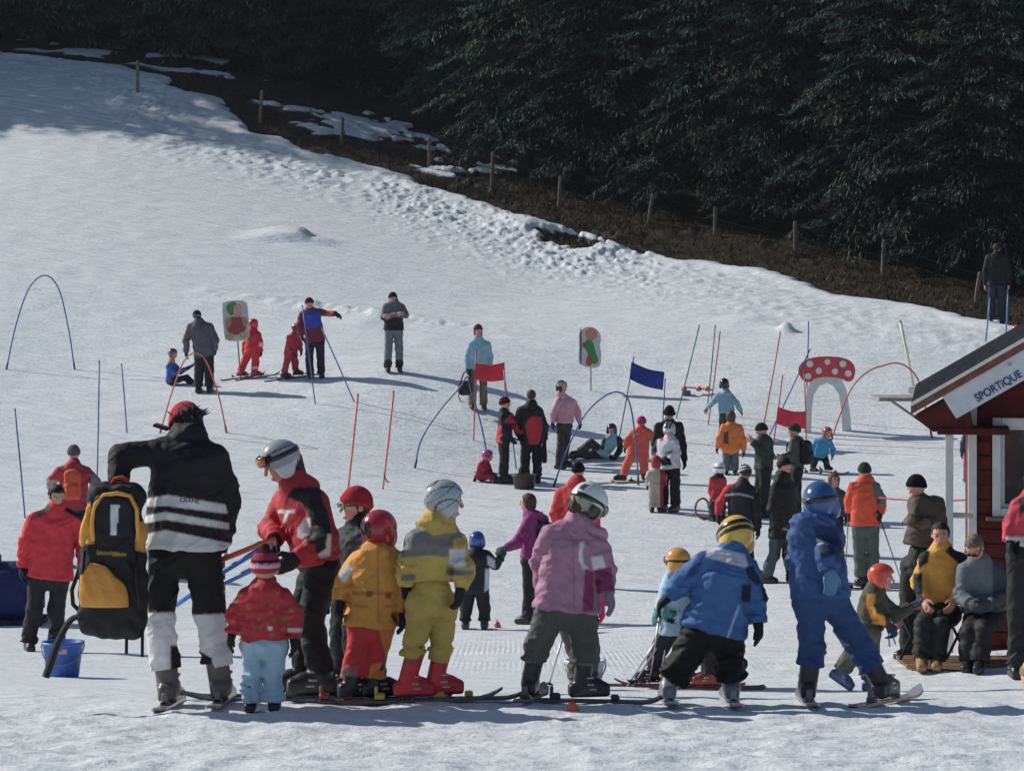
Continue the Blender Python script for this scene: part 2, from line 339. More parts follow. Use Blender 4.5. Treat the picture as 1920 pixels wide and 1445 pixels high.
# ------------------------------------------------------------------ forest
def foliage_mat():
    m, t, b = nodes('spruce_needles')
    a = t.nodes.new('ShaderNodeAttribute'); a.attribute_name = 'Col'
    oi = t.nodes.new('ShaderNodeObjectInfo')
    hs = t.nodes.new('ShaderNodeHueSaturation'); mr = t.nodes.new('ShaderNodeMapRange'); mr.inputs[3].default_value = .45; mr.inputs[4].default_value = 1.25
    t.links.new(oi.outputs['Random'], mr.inputs[0]); t.links.new(mr.outputs[0], hs.inputs['Value']); t.links.new(a.outputs['Color'], hs.inputs['Color'])
    t.links.new(hs.outputs[0], b.inputs['Base Color']); b.inputs['Roughness'].default_value = .7; b.inputs['Specular IOR Level'].default_value = .15
    return m
M_NEEDLE = foliage_mat()
def spruce_meshes(seed, H, R, z0, dens=1.0):
    rnd = random.Random(seed); nr = np.random.RandomState(seed); V = []; C = []
    wood = MB(); bark = (.040, .034, .028)
    wood.tube([(0, 0, -.6), (.02, 0, H * .3), (0, .03, H * .65), (0, 0, H * .98)], [.17 + R * .035, .15 + R * .02, .09, .015], bark, 9)
    z = z0
    while z < H - .3:
        f = (z - z0) / (H - z0); L0 = R * (1 - f) ** .78 + .25
        nb = rnd.choice((4, 5, 5, 6)) if f < .8 else 4
        a0 = rnd.random() * 6.283
        for k in range(nb):
            a = a0 + 6.283 * k / nb + rnd.uniform(-.35, .35); L = L0 * rnd.uniform(.55, 1.2)
            dx, dy = math.cos(a), math.sin(a)
            rise = rnd.uniform(.0, .16); droop = rnd.uniform(.34, .66) * (1.05 - .6 * f)
            zz = z + rnd.uniform(-.15, .15)
            ss = np.linspace(0, 1, 7)
            P = np.c_[dx * L * ss, dy * L * ss, zz + L * (rise * ss - droop * ss ** 2 + .18 * np.maximum(0, ss - .65))]
            wood.tube(P, [.035 * (1 - .85 * i / 6) * (.5 + L / R * .5) for i in range(7)], bark, 4, False)
            n = int(L * (62 if f < .62 else 30) * dens) + 8
            out = np.array([dx, dy, 0.]); side = np.array([-dy, dx, 0.])
            s = .08 + .92 * (np.arange(n) + nr.rand(n)) / n
            p = np.c_[dx * L * s, dy * L * s, zz + L * (rise * s - droop * s ** 2 + .18 * np.maximum(0, s - .65))]
            sg = nr.choice((-1., 1.), n)
            wid = np.interp(s, [0, .25, .6, 1], [.10, .26, .20, .02]) * L
            sp = nr.rand(n) ** .8 * wid + .01
            q = p + side * (sg * sp)[:, None] + out * (nr.rand(n) * .10 + sp * .55)[:, None]; q[:, 2] -= sp * nr.uniform(.25, .6, n)
            ln = nr.uniform(.07, .22, n) * (.8 + .4 * L / R) / dens ** .5; wd = nr.uniform(.011, .024, n) / dens ** .7
            d = out * nr.uniform(.2, 1.0, n)[:, None] + side * (sg * nr.uniform(.05, .6, n))[:, None]; d[:, 2] += -nr.uniform(.3, 1.5, n) + .7 * (s > .93)
            d /= np.linalg.norm(d, axis=1)[:, None]
            w_ = np.cross(d, nr.uniform(-1, 1, (n, 3)) + [0, 0, .5]); w_ *= (wd / (np.linalg.norm(w_, axis=1) + 1e-6))[:, None]
            mid = q + d * (ln * .4)[:, None]
            V.append(np.stack([q, mid + w_, q + d * ln[:, None], mid - w_], 1).reshape(-1, 3))
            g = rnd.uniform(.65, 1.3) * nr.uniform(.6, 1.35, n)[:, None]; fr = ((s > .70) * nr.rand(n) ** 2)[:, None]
            hue = rnd.uniform(-.1, .2); base = np.array([.022 * (1 + hue), .042, .030 * (1 - hue)]) * g; tipc = (np.array([.080 * (1 + hue), .132, .100 * (1 - hue)]) + np.array([.22, .22, .21]) * fr) * g  # frosty pale tips paint in caught light, dark bases paint in crown shade
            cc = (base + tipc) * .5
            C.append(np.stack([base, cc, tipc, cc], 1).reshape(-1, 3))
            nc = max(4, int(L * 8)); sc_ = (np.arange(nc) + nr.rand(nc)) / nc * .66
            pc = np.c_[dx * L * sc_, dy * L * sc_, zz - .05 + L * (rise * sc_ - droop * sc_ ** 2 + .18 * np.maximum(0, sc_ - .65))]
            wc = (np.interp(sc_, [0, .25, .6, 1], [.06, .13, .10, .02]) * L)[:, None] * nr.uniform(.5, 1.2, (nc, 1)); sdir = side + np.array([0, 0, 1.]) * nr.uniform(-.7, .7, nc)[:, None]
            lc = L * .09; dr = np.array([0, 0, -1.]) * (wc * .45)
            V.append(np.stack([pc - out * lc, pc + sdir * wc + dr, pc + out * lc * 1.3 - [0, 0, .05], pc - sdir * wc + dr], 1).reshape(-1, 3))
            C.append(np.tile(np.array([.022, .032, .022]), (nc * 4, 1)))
        z += rnd.uniform(.22, .38) * (1 + .3 * f)
    tr = wood.build('trunk', M_BARK, None, None, True)
    V = np.concatenate(V); C = np.concatenate(C)
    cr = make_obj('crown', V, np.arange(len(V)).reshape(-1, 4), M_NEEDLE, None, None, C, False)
    return tr, cr
VAR = []
for i, (H, R, z0, dn) in enumerate(((17, 3.2, 1.5, 1.0), (19, 3.0, 1.6, 1.0), (15, 3.3, 1.25, 1.0), (20, 2.7, 2.2, .4), (17, 3.3, .8, .4), (15, 3.4, .5, .4))):
    tr, cr = spruce_meshes(40 + i, H, R, z0, dn)
    VAR.append((tr.data, cr.data)); bpy.data.objects.remove(tr); bpy.data.objects.remove(cr)
def add_spruce(x, y, var, scale, rz, label, group):
    e = thing('spruce_tree', label, 'tree', (x, y, ground(x, y) - .15), group)
    e.rotation_euler = (0, 0, rz); e.scale = (scale, scale, scale * 1.04)
    for nm, me in (('trunk', VAR[var][0]), ('crown', VAR[var][1])):
        o = bpy.data.objects.new(nm, me); COL.objects.link(o); o.parent = e
    return e
_r = random.Random(3)
FRONT = [(985,93.6,2,1.0,'dark spruce at the left end of the front row, boughs over the snow'),
         (1140,91.0,0,1.0,'tall spruce behind the fence, second from the left end of the front row'),
         (1345,87.8,2,1.02,'spruce with layered drooping boughs above the middle fence posts'),
         (1500,85.8,0,.95,'spruce in the front row, left of the two rightmost front spruces'),
         (1665,82.4,2,1.0,'shaggy spruce in the front row, second from the right edge'),
         (1850,79.6,2,.95,'spruce at the right edge, right behind the dark-dressed onlooker')]
for px, D, v, s, lab in FRONT:
    p = at(px, 0, D); add_spruce(p[0], D, v, s, _r.random() * 6.28, lab, 'spruces in the front row of the forest')
BACK = [(880,104,1,1.0),(1060,101,3,1.0),(1240,97,1,1.0),(1420,95,3,1.05),(1580,92,1,1.0),(1760,90,3,1.0),(1930,86,0,1.0),(2080,84,1,1.),
        (820,112,0,1.0),(980,108,2,1.05),(1150,106,0,1.0),(1320,103,3,1.05),(1490,101,0,1.0),(1660,98,2,1.0),(1830,96,1,1.1),(2010,94,3,1.0)]
for px, D, v, s in BACK:
    p = at(px, 0, D + _r.uniform(-1, 1)); add_spruce(p[0], p[1], {0: 4, 1: 1, 2: 5, 3: 3}[v], s * 1.1, _r.random() * 6.28, 'dark spruce deep in the shade behind the front row of trees', 'spruces behind the front row')
FAR = [(-60,114,2),(75,112,0),(165,117,2),(250,113.5,2),(330,121,0),(385,113,2),(460,118,0),(520,111.5,2),(560,122,1),(610,115,0),(690,111,2),(740,118,0),(300,127,2),(120,123,1),(0,120,0),(640,126,2),(760,127,0),(900,120,1),(1050,118,2),(1220,116,1),(1400,113,0),(1600,110,3),(1800,107,0),(2000,105,2),
       (-200,124,0),(40,128,2),(170,131,1),(420,133,0),(620,134,2),(860,132,3),(1080,130,0),(1320,127,1),(1560,122,2),(1780,118,1),(2000,115,0)]
for px, D, v in FAR:
    p = at(px, 0, D)
    left = px < 800
    add_spruce(p[0], p[1], {0: 4, 1: 3, 2: 5, 3: 3}[v], 1.15, _r.random() * 6.28,
               'spruce on the shaded snowy hilltop at upper left' if left else 'spruce in the dark far rows of the forest',
               'spruces on the upper left hilltop' if left else 'spruces in the far rows')
SIDE = [(-36,105.5,0),(-39.5,108.5,1),(-43,111.5,0),(-46,114,2),(-32.5,107.5,2),(-35,110.5,1),(-29,109.5,0),(-31.5,113,1),(-25.5,110.5,2),(-27.5,114,0),(-22,112.5,1),(-39,113,2),(-49,117,0),(-24,119,2),(-30,119,0),(-36,118,1),(-42,119,2)]
for x, y, v in SIDE:
    add_spruce(x, y, {0: 4, 1: 3, 2: 5}[v], 1.15, _r.random() * 6.28, 'spruce beyond the left edge of the picture shading the slope', 'spruces beyond the left edge')

# dead grass and bracken on the bare bank
def bank_grass():
    rnd = np.random.RandomState(9); V = []; Fc = []; C = []
    ok = np.argwhere((TE > .6) & (TY > 60) & (TY < 104) & (TX > -13) & (TX < 15))
    sd = edge_dist(TX[ok[:, 0], ok[:, 1]], TY[ok[:, 0], ok[:, 1]])
    ok = ok[sd < 6.5]
    pick = ok[rnd.choice(len(ok), min(9000, len(ok)), replace=False)]
    for i, j in pick:
        x = TX[i, j]; y = TY[i, j]; z = ZT[i, j]
        a = rnd.rand() * 6.28; l = .08 + .22 * rnd.rand() ** 2; wv = .012 + .02 * rnd.rand()
        d = np.array([math.cos(a) * l * .8, math.sin(a) * l * .8, l]); s = np.array([-math.sin(a), math.cos(a), 0]) * wv
        p = np.array([x, y, z - .02]); n = len(V)
        V += [p - s, p + s, p + d]; Fc.append((n, n + 1, n + 2))
        g = .5 + rnd.rand(); C += [(.075 * g, .055 * g, .028 * g)] * 3
    o = make_obj('dead_grass', V, Fc, M_BARK, None, None, C, False)
    tag(o, 'brown dead grass and bracken on the bare bank under the trees', 'grass', kind='stuff')
ZT = np.array([v.co.z for v in bpy.data.objects['snow_slope'].data.vertices]).reshape(TX.shape) if False else None
_co = np.empty(len(bpy.data.objects['snow_slope'].data.vertices) * 3, np.float32)
bpy.data.objects['snow_slope'].data.vertices.foreach_get('co', _co); ZT = _co.reshape(-1, 3)[:, 2].reshape(TX.shape)
_ys = TY[:, 0]; _xs = TX[0]
def surf(x, y):       # height of the finished snow surface
    i = int(np.clip(np.searchsorted(_ys, y) - 1, 0, len(_ys) - 2)); j = int(np.clip(np.searchsorted(_xs, x) - 1, 0, len(_xs) - 2))
    ty = (y - _ys[i]) / (_ys[i + 1] - _ys[i]); tx = (x - _xs[j]) / (_xs[j + 1] - _xs[j])
    return float((ZT[i, j] * (1 - tx) + ZT[i, j + 1] * tx) * (1 - ty) + (ZT[i + 1, j] * (1 - tx) + ZT[i + 1, j + 1] * tx) * ty)
bank_grass()

# ------------------------------------------------------------------ wooden post fence along the forest edge
POSTS = [(258,178,120,0,98.5),(487,240,180,4,96.5),(640,262,208,3,95),(805,292,236,0,93),(922,345,277,2,90.5),(1048,375,318,3,88),(1215,414,364,10,86),(1341,444,393,0,84.5),(1491,484,424,0,82),(1655,528,462,2,78.5),(1828,565,503,9,74.5)]
p0 = at(1048, 375, 88)
fence = thing('post_fence', 'weathered wooden post fence with thin wires along the forest edge', 'fence', (p0[0], p0[1], ground(p0[0], p0[1])))
fb = np.array(fence.location); tops = []
for px, py, pt, lean, D in POSTS:
    x = (px - 960) / F * D; z = surf(x, D); h = max(.85, (py - pt) / F * D)
    dx = math.sin(math.radians(lean)) * h
    b = MB(); g = random.Random(px).uniform(.8, 1.2); rnd = random.Random(px)
    b.tube([(x, D, z - .25), (x + dx * .5, D, z + h * .5), (x + dx, D, z + h - .03), (x + dx, D, z + h)], [.06, .057, .055, .04], (.20 * g, .175 * g, .14 * g), 8)
    b.build('post', M_WOOD, fence, fb, False); tops.append(Vector((x + dx, D - .07, z + h)))
for fr in (.92, .55):
    for a, c in zip(tops[:-1], tops[1:]):
        pts = []
        for i in range(7):
            s = i / 6; p = a.lerp(c, s); za = surf(a.x, a.y); zc_ = surf(c.x, c.y); zb = za + (zc_ - za) * s
            ht = (a.z - za) * (1 - s) + (c.z - zc_) * s
            pts.append((p.x, p.y, zb + ht * fr - .05 * math.sin(math.pi * s)))
        MB().tube(pts, .0035, (.05, .05, .05), 4).build('wire', M_BARK, fence, fb, True)

# ------------------------------------------------------------------ red hut at the right edge
HD = 29.0
hp = at(1708, 770, HD); e2 = at(1720, 725, 36.1)
yawv = Vector((e2[0] - hp[0], e2[1] - hp[1], 0)).normalized()      # ridge direction, away from the camera
xv = Vector((yawv.y, -yawv.x, 0))                                   # along the gable, to the right
hb = np.array([hp[0] + 2.4 * xv.x, hp[1] + 2.4 * xv.y, ground(hp[0] + 2.4 * xv.x, hp[1] + 2.4 * xv.y)])
def HP(u, v, z): return Vector((hp[0], hp[1], 0)) + xv * u + yawv * v + Vector((0, 0, z))    # u right, v back, z world height
RH = Matrix((xv, yawv, Vector((0, 0, 1)))).transposed()
ze = hp[2]; pit = .585; zg = surf(*HP(.7, .6, 0)[:2]) - .12
hut = thing('ski_hut', 'small red wooden hut with white trim, dark sloping roof and shop sign', 'hut', hb)
RED = A('6a241e', .95); WHITE = np.array([.78, .78, .76]); DARKROOF = np.array([.075, .08, .09])
W0, W1 = .58, 4.4; AP = 2.5; V0, V1 = .55, 5.2
# walls: front wall as panels around the window opening
wu0, wu1, wz0, wz1 = .79, 1.75, 0, 0
pz = lambda py, v=V0: ZC - (py - YH) / F * (HD + v)
wz0, wz1 = pz(950), pz(797); wu0 = (1876 - 1708) / F * HD; wu1 = wu0 + .62
ztop = lambda u: ze - .16 + pit * (u if u < AP else 2 * AP - u)
wall = MB()
def wallpoly(pts, v, th=.10): wall.slab([HP(u, v, z) for u, z in pts], yawv * th, RED)
wallpoly([(W0, zg), (wu0, zg), (wu0, ztop(wu0)), (W0, ztop(W0))], V0)
wallpoly([(wu1, zg), (W1, zg), (W1, ztop(W1)), (AP, ztop(AP)), (wu1, ztop(wu1))], V0)
wallpoly([(wu0, zg), (wu1, zg), (wu1, wz0), (wu0, wz0)], V0)
wallpoly([(wu0, wz1), (wu1, wz1), (wu1, ztop(wu1)), (wu0, ztop(wu0))], V0)
wallpoly([(W0, zg), (W1, zg), (W1, ztop(W1)), (AP, ztop(AP)), (W0, ztop(W0))], V1)
for u in (W0, W1 - .1):
    wall.slab([HP(u, V0 + .1, zg), HP(u, V1, zg), HP(u, V1, ztop(u)), HP(u, V0 + .1, ztop(u))], xv * .1, RED)
wall.build('wall', M_WOOD, hut, hb)
# horizontal cladding boards on the front wall
for i in range(15):
    z = zg + .05 + i * .15
    if z > ztop(W0) - .06: break
    for ua, ub in (((W0 + .09, wu0 - .1), (wu1 + .1, W1 - .09)) if wz0 - .16 < z < wz1 + .1 else ((W0 + .09, W1 - .09),)):
        MB().box(HP((ua + ub) / 2, V0 - .012, z + .07), ((ub - ua) / 2, .012, .068), RED * random.Random(i).uniform(.85, 1.1), RH, .006).build('board', M_WOOD, hut, hb)
# roof planes
for sgn in (-1, 1):
    ua, ub = (0, AP) if sgn < 0 else (AP * 2, AP)
    r = MB(); r.slab([HP(ua, -.05, ze), HP(ub, -.05, ze + pit * AP), HP(ub, 5.6, ze + pit * AP), HP(ua, 5.6, ze)], (0, 0, .07), DARKROOF)
    ro = r.build('roof', M_WOOD, hut, hb)
    for k in range(10):       # roofing felt seams
        v = .45 + k * .5
        MB().slab([HP(ua, v, ze + .0725), HP(ub, v, ze + pit * AP + .0725), HP(ub, v + .03, ze + pit * AP + .0725), HP(ua, v + .03, ze + .0725)], (0, 0, .012), DARKROOF * 1.25).build('seam', M_WOOD, ro, hb)
    for vv, cc in ((-.075, WHITE * .95), (5.605, DARKROOF)):
        MB().slab([HP(ua, vv, ze + .045), HP(ub, vv, ze + pit * AP + .045), HP(ub, vv, ze + pit * AP + .085), HP(ua, vv, ze + .085)], yawv * .022, cc).build('edge_strip', M_METAL if vv < 0 else M_WOOD, ro, hb)
    MB().slab([HP(ua, -.07, ze - .035), HP(ub, -.07, ze + pit * AP - .035), HP(ub, -.07, ze + pit * AP + .04), HP(ua, -.07, ze + .04)], yawv * .018, A('7a4a40', 1.3)).build('fascia', M_WOOD, ro, hb)
# under-eave bracket
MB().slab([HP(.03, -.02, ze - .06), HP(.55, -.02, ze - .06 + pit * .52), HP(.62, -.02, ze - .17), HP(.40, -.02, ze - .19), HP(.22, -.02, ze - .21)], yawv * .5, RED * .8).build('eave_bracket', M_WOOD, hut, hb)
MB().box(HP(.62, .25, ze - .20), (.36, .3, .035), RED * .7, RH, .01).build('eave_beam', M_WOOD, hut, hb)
# corner trim, window, ledge
MB().box(HP(W0 + .035, V0 - .02, (zg + ztop(W0)) / 2), (.045, .03, (ztop(W0) - zg) / 2), WHITE, RH, .006).build('corner_trim', M_PAINT, hut, hb)
win = MB(); fw = .085
for c, h in ((((wu0 - fw / 2), (wz0 + wz1) / 2), (fw / 2, (wz1 - wz0) / 2 + fw)), ((wu1 + fw / 2, (wz0 + wz1) / 2), (fw / 2, (wz1 - wz0) / 2 + fw)),
             (((wu0 + wu1) / 2, wz1 + fw / 2), ((wu1 - wu0) / 2, fw / 2)), (((wu0 + wu1) / 2, wz0 - fw / 2), ((wu1 - wu0) / 2, fw / 2))):
    win.box(HP(c[0], V0 - .03, c[1]), (h[0], .035, h[1]), WHITE, RH, .008)
wino = win.build('window', M_PAINT, hut, hb)
MB().box(HP((wu0 + wu1) / 2, V0 + .06, (wz0 + wz1) / 2), ((wu1 - wu0) / 2, .006, (wz1 - wz0) / 2), (.012, .014, .016), RH).build('pane', M_GLOSS, wino, hb)
inn = MB()
for u in (wu0 + .02, wu1 - .02): inn.box(HP(u, V0 + .03, (wz0 + wz1) / 2), (.02, .02, (wz1 - wz0) / 2), WHITE * .9, RH, .004)
for z in (wz0 + .02, wz1 - .02): inn.box(HP((wu0 + wu1) / 2, V0 + .031, z), ((wu1 - wu0) / 2 - .04, .02, .02), WHITE * .9, RH, .004)
inn.build('sash', M_PAINT, wino, hb)
MB().box(HP((wu0 + wu1) / 2, V0 - .06, wz0 - fw - .02), (.46, .07, .018), A('6b625c'), RH, .006).build('window_ledge', M_WOOD, hut, hb)
# sign board along the rake with lettering
sa_, sb_ = .36, 2.35
off = .045
sg = MB(); sg.slab([HP(sa_ - .06, -.045, ze + pit * sa_ - off), HP(sb_, -.045, ze + pit * sb_ - off), HP(sb_, -.045, ze + pit * sb_ - off - .30), HP(sa_ + .09, -.045, ze + pit * sa_ - off - .24)], yawv * .02, np.array([.74, .76, .80]))
sgo = sg.build('sign_board', M_PAINT, hut, hb)
def text_mesh(txt, size, extr=.002):
    cu = bpy.data.curves.new('lettering', 'FONT'); cu.body = txt; cu.size = size; cu.extrude = extr; cu.align_x = 'LEFT'; cu.offset = size * .018
    ob = bpy.data.objects.new('lettering_tmp', cu); COL.objects.link(ob)
    dg = bpy.context.evaluated_depsgraph_get(); dg.update()
    me = bpy.data.meshes.new_from_object(ob.evaluated_get(dg)); bpy.data.objects.remove(ob)
    V = [v.co.copy() for v in me.vertices]; Fc = [tuple(p.vertices) for p in me.polygons]; bpy.data.meshes.remove(me)
    return V, Fc
V, Fc = text_mesh('SPORTiQUE', .155)
ang = math.atan(pit); xd = (xv * math.cos(ang) + Vector((0, 0, math.sin(ang)))).normalized(); zd = yawv.cross(xd) * -1
if zd.z < 0: zd = -zd
wtx = max(v.x for v in V)
u0 = .66; org = HP(u0, -.052, ze + pit * u0 - off - .25)
kx = .52 / wtx
MB().add([org + xd * v.x * kx + zd * v.y * .74 - yawv * (v.z) for v in V], Fc, A('2a3a7a', 1.2)).build('lettering', M_PAINT, sgo, hb)
# a small faded emblem left of the word
MB().lathe(HP(.98, -.05, ze + pit * .98 - off - .055), [(.0, 0), (.022, 0), (.022, .006), (0, .006)], A('8f97b5', 1.3), 8, -yawv).build('emblem', M_PAINT, sgo, hb)
# porch post, rail
pu = (1775 - 1708) / F * HD + .02
MB().box(HP(pu, .12, (zg + ze - .235) / 2 + 0), (.042, .042, (ze - .235 - zg) / 2), WHITE * .95, RH, .008).build('porch_post', M_PAINT, hut, hb)
zr = ZC - (965 - YH) / F * (HD + .1)
MB().box(HP((pu + W0) / 2 + .03, .13, zr), ((W0 - pu) / 2 + .01, .03, .026), A('b9b0a0', 1.2), RH, .006).build('porch_rail', M_WOOD, hut, hb)
# awning board sticking out at the back corner
q = at(1678, 746, 34.6)
aw = MB(); aw.box((q[0] + .05, 34.6, q[2]), (.31, .5, .022), A('8d8f8e', 1.3), None, .01); awo = aw.build('side_shelf', M_WOOD, hut, hb)
MB().tube([(q[0] - .1, 34.3, q[2] - .01), (q[0] + .32, 34.3, q[2] - .3)], .015, (.2, .2, .2), 6).build('shelf_brace', M_METAL, awo, hb)
MB().box((q[0] + .26, 34.2, q[2] + .10), (.12, .25, .035), A('5b6168'), None, .01).build('roof_piece', M_PAINT, hut, hb)  # plain box added for a small roof-like piece beside the shelf

# wooden pallet floor and bench in front of the hut
def bench_set():
    c = at(1800, 1236, 27.2); z = surf(c[0], c[1])
    base = (c[0], c[1], z)
    dk = thing('wooden_deck', 'low brown plank deck under the bench by the hut', 'deck', base)
    for i in range(7):
        y = c[1] - .42 + i * .155
        MB().box((c[0] + .25, y, z + .015), (.78, .07, .022), A('6b5038', 1.5) * random.Random(i).uniform(.8, 1.2), Matrix.Rotation(random.Random(i + 5).uniform(-.015, .015), 3, 'Z'), .006).build('plank', M_WOOD, dk, base)
    for x in (-.4, .9):
        MB().box((c[0] + x, c[1] + .05, z - .04), (.04, .5, .03), A('4b3828', 1.3)).build('bearer', M_WOOD, dk, base)
    bz = z + .50; yb = c[1] + .38
    bn = thing('wooden_bench', 'dark wooden bench with crossed legs where two men sit by the hut', 'bench', (c[0] + .12, yb, z))
    bb = np.array(bn.location)
    for k in range(3):
        MB().box((c[0] + .15, yb - .13 + k * .13, bz), (.66, .058, .02), A('4a3a2c', 1.4), None, .006).build('seat_slat', M_WOOD, bn, bb)
    for x in (-.42, .02, .70):
        for s in (-1, 1):
            MB().tube([(c[0] + x - .11 * s, yb - .1, z + .03), (c[0] + x + .11 * s, yb - .09 - .004 * s, bz - .02)], .014, (.03, .03, .035), 6).build('leg', M_METAL, bn, bb)
    return bz, c, z
BENCH_Z, BENCH_C, DECK_Z = bench_set()

# ------------------------------------------------------------------ slalom gates, hoops, flags
def gpt(px, py, D=None):
    D = D or hit(px, py); p = at(px, py, D); return p, D
STK = {'b': A('44578f', 1.4), 'r': A('b5443f', 1.4), 'g': A('1f7a62', 1.4), 'o': A('cf5a35', 1.5), 'y': A('d9d2a8', 1.3), 'lb': A('4f7a9c', 1.4)}
def pole(foot, top, c, label, cat='pole', name='slalom_pole', D=None, r=.013, extra=0, group=None, dtop=0):
    p, D = gpt(foot[0], foot[1], D); x, y = p[0], p[1]; z = surf(x, y)
    t = at(top[0], top[1], D + dtop); dz = z - p[2]
    e = thing(name, label, cat, (x, y, z), group)
    a = Vector((x, y, z)); b = Vector((t[0], t[1], t[2] + dz)); d = (b - a)
    o = MB().tube([a - d.normalized() * .15, a + d * .5 + Vector((.006, 0, 0)), b], r, STK[c], 8).build('shaft', M_PLAST, e, np.array(e.location), True)
    MB().tube([b - d.normalized() * .001, b + d.normalized() * .035], [r * 1.15, r * .8], STK[c] * .5, 8).build('tip_cap', M_PLAST, e, np.array(e.location), True)
    return e
def smooth_pts(P, n=6):
    P = [Vector(v) for v in P]; P = [P[0] * 2 - P[1]] + P + [P[-1] * 2 - P[-2]]; o = []
    for i in range(1, len(P) - 2):
        for k in range(n):
            t = k / n; a, b, c_, d = P[i - 1], P[i], P[i + 1], P[i + 2]
            o.append(.5 * ((2 * b) + (c_ - a) * t + (2 * a - 5 * b + 4 * c_ - d) * t * t + (3 * b - a - 3 * c_ + d) * t ** 3))
    return o + [P[-2]]
def hoop(pts, c, label, D=None, r=.015, name='hoop_gate', cat='hoop'):
    p, D = gpt(pts[0][0], pts[0][1], D); q, D2 = gpt(pts[-1][0], pts[-1][1], hit(*pts[-1]) if D is None else D)
    D2 = D2 if abs(D2 - D) < 2.0 else D
    P = []
    for i, (x, y) in enumerate(pts):
        P.append(at(x, y, D + (D2 - D) * i / (len(pts) - 1)))
    # smooth it
    def cr(P, n=8):
        P = [Vector(v) for v in P]; P = [P[0] * 2 - P[1]] + P + [P[-1] * 2 - P[-2]]; o = []
        for i in range(1, len(P) - 2):
            for k in range(n):
                t = k / n; a, b, c_, d = P[i - 1], P[i], P[i + 1], P[i + 2]
                o.append(.5 * ((2 * b) + (c_ - a) * t + (2 * a - 5 * b + 4 * c_ - d) * t * t + (3 * b - a - 3 * c_ + d) * t ** 3))
        return o + [P[-2]]
    S = cr(P)
    z0 = surf(S[0].x, S[0].y); dz = z0 - S[0].z; S = [s + Vector((0, 0, dz)) for s in S]
    z1 = surf(S[-1].x, S[-1].y); n = len(S)
    S = [s + Vector((0, 0, (z1 - S[-1].z) * (max(0, i / n - .5) * 2))) for i, s in enumerate(S)]
    S = [S[0] - Vector((0, 0, .2))] + S + [S[-1] - Vector((0, 0, .2))]
    e = thing(name, label, cat, tuple(S[1])); bb = np.array(e.location)
    MB().tube(S, r, STK[c], 8).build('bent_rod', M_PLAST, e, bb, True)
    for s, t in ((S[1], S[3]), (S[-2], S[-4])):
        d = (t - s).normalized(); MB().tube([s, s + d * .16], r * 1.5, STK[c] * .55, 8).build('ground_sleeve', M_PLAST, e, bb, True)
    return e
hoop([(12,693),(30,610),(55,540),(85,517),(110,545),(128,620),(140,702)], 'b', 'tall blue bent hoop at the far left of the slope')
hoop([(300,790),(322,715),(345,655),(368,641),(388,665),(410,735),(425,812)], 'o', 'orange hoop in front of the man in the grey jacket', D=57.0)
hoop([(778,873),(790,820),(825,765),(862,722),(876,700),(882,718),(902,780),(920,868)], 'b', 'pointed blue hoop left of the red flag gate', D=54.7)
hoop([(1038,912),(1060,850),(1095,780),(1130,745),(1158,735),(1180,755),(1192,830),(1197,912)], 'b', 'blue hoop beside the child in the orange suit', D=53.4)
hoop([(1556,805),(1575,750),(1600,695),(1635,664),(1670,659),(1700,678),(1725,725),(1748,840)], 'r', 'large red hoop right of the toadstool gate', D=56.4)
pole((47,972),(28,770),'b','blue pole standing alone at the left edge above the red-jacketed man')
pole((182,905),(186,678),'b','long blue pole directly above the man with the orange rucksack')
pole((238,812),(228,685),'b','short blue pole left of the orange hoop')
pole((652,926),(671,742),'o','orange pole rising behind the red woolly hat', r=.017)
pole((718,917),(738,735),'o','orange pole with a dark strap tied near its foot', r=.017)
pole((591,746),(567,563),'b','blue pole in front of the man pointing to the right', D=58.9)
pole((664,746),(603,608),'b','slanting blue pole right of the pointing man', D=58.9)
pole((888,808),(893,640),'r','left red pole of the red flag gate', D=56.9)
pole((955,752),(944,625),'r','right red pole of the red flag gate', D=57.0)
pole((968,872),(944,685),'b','blue pole leaning in front of the red flag gate', D=55.3)
pole((1158,830),(1188,665),'b','left blue pole of the blue flag gate', D=56.9)
pole((1240,782),(1247,668),'b','right blue pole of the blue flag gate', D=57.1)
pole((1268,772),(1311,600),'g','left green pole of the pair, leaning right', D=58.4)
pole((1325,762),(1341,598),'g','right green pole of the pair, nearly upright', D=58.6)
pole((1328,792),(1350,620),'r','red pole right beside the two green poles', D=57.9)
pole((1432,790),(1463,618),'r','tall red pole leaning right, left of the toadstool gate', D=57.8)
pole((1450,824),(1467,698),'r','left red pole of the low red flag', D=56.6)
pole((1443,806),(1518,648),'b','blue pole leaning strongly right toward the toadstool gate', D=57.2)
pole((1511,800),(1516,622),'b','upright blue pole just behind the toadstool gate', D=58.2)
pole((1512,838),(1508,697),'r','right red pole of the low red flag', D=56.2)
pole((1713,725),(1688,605),'y','pale yellow pole beyond the hut roof', r=.03)
pole((1848,680),(1856,600),'lb','green-blue pole above the hut roof, left one', D=64, r=.018)
pole((1885,690),(1890,598),'lb','green-blue pole above the hut roof, right one', D=64, r=.018)
b = MB(); p, D = gpt(985, 893); 
# fallen blue pole
a = at(889, 861, 54.6); c = at(1039, 878, 54.2); za = surf(a[0], a[1]) + .05; zc_ = surf(c[0], c[1]) + .03
o = MB().tube([(a[0], a[1], za), ((a[0] + c[0]) / 2, (a[1] + c[1]) / 2, (za + zc_) / 2 + .01), (c[0], c[1], zc_)], .02, A('4a78a8', 1.4), 8).build('fallen_pole', M_PLAST, None, a, True)
tag(o, 'light blue pole lying on the snow behind the couple in red and black', 'pole')
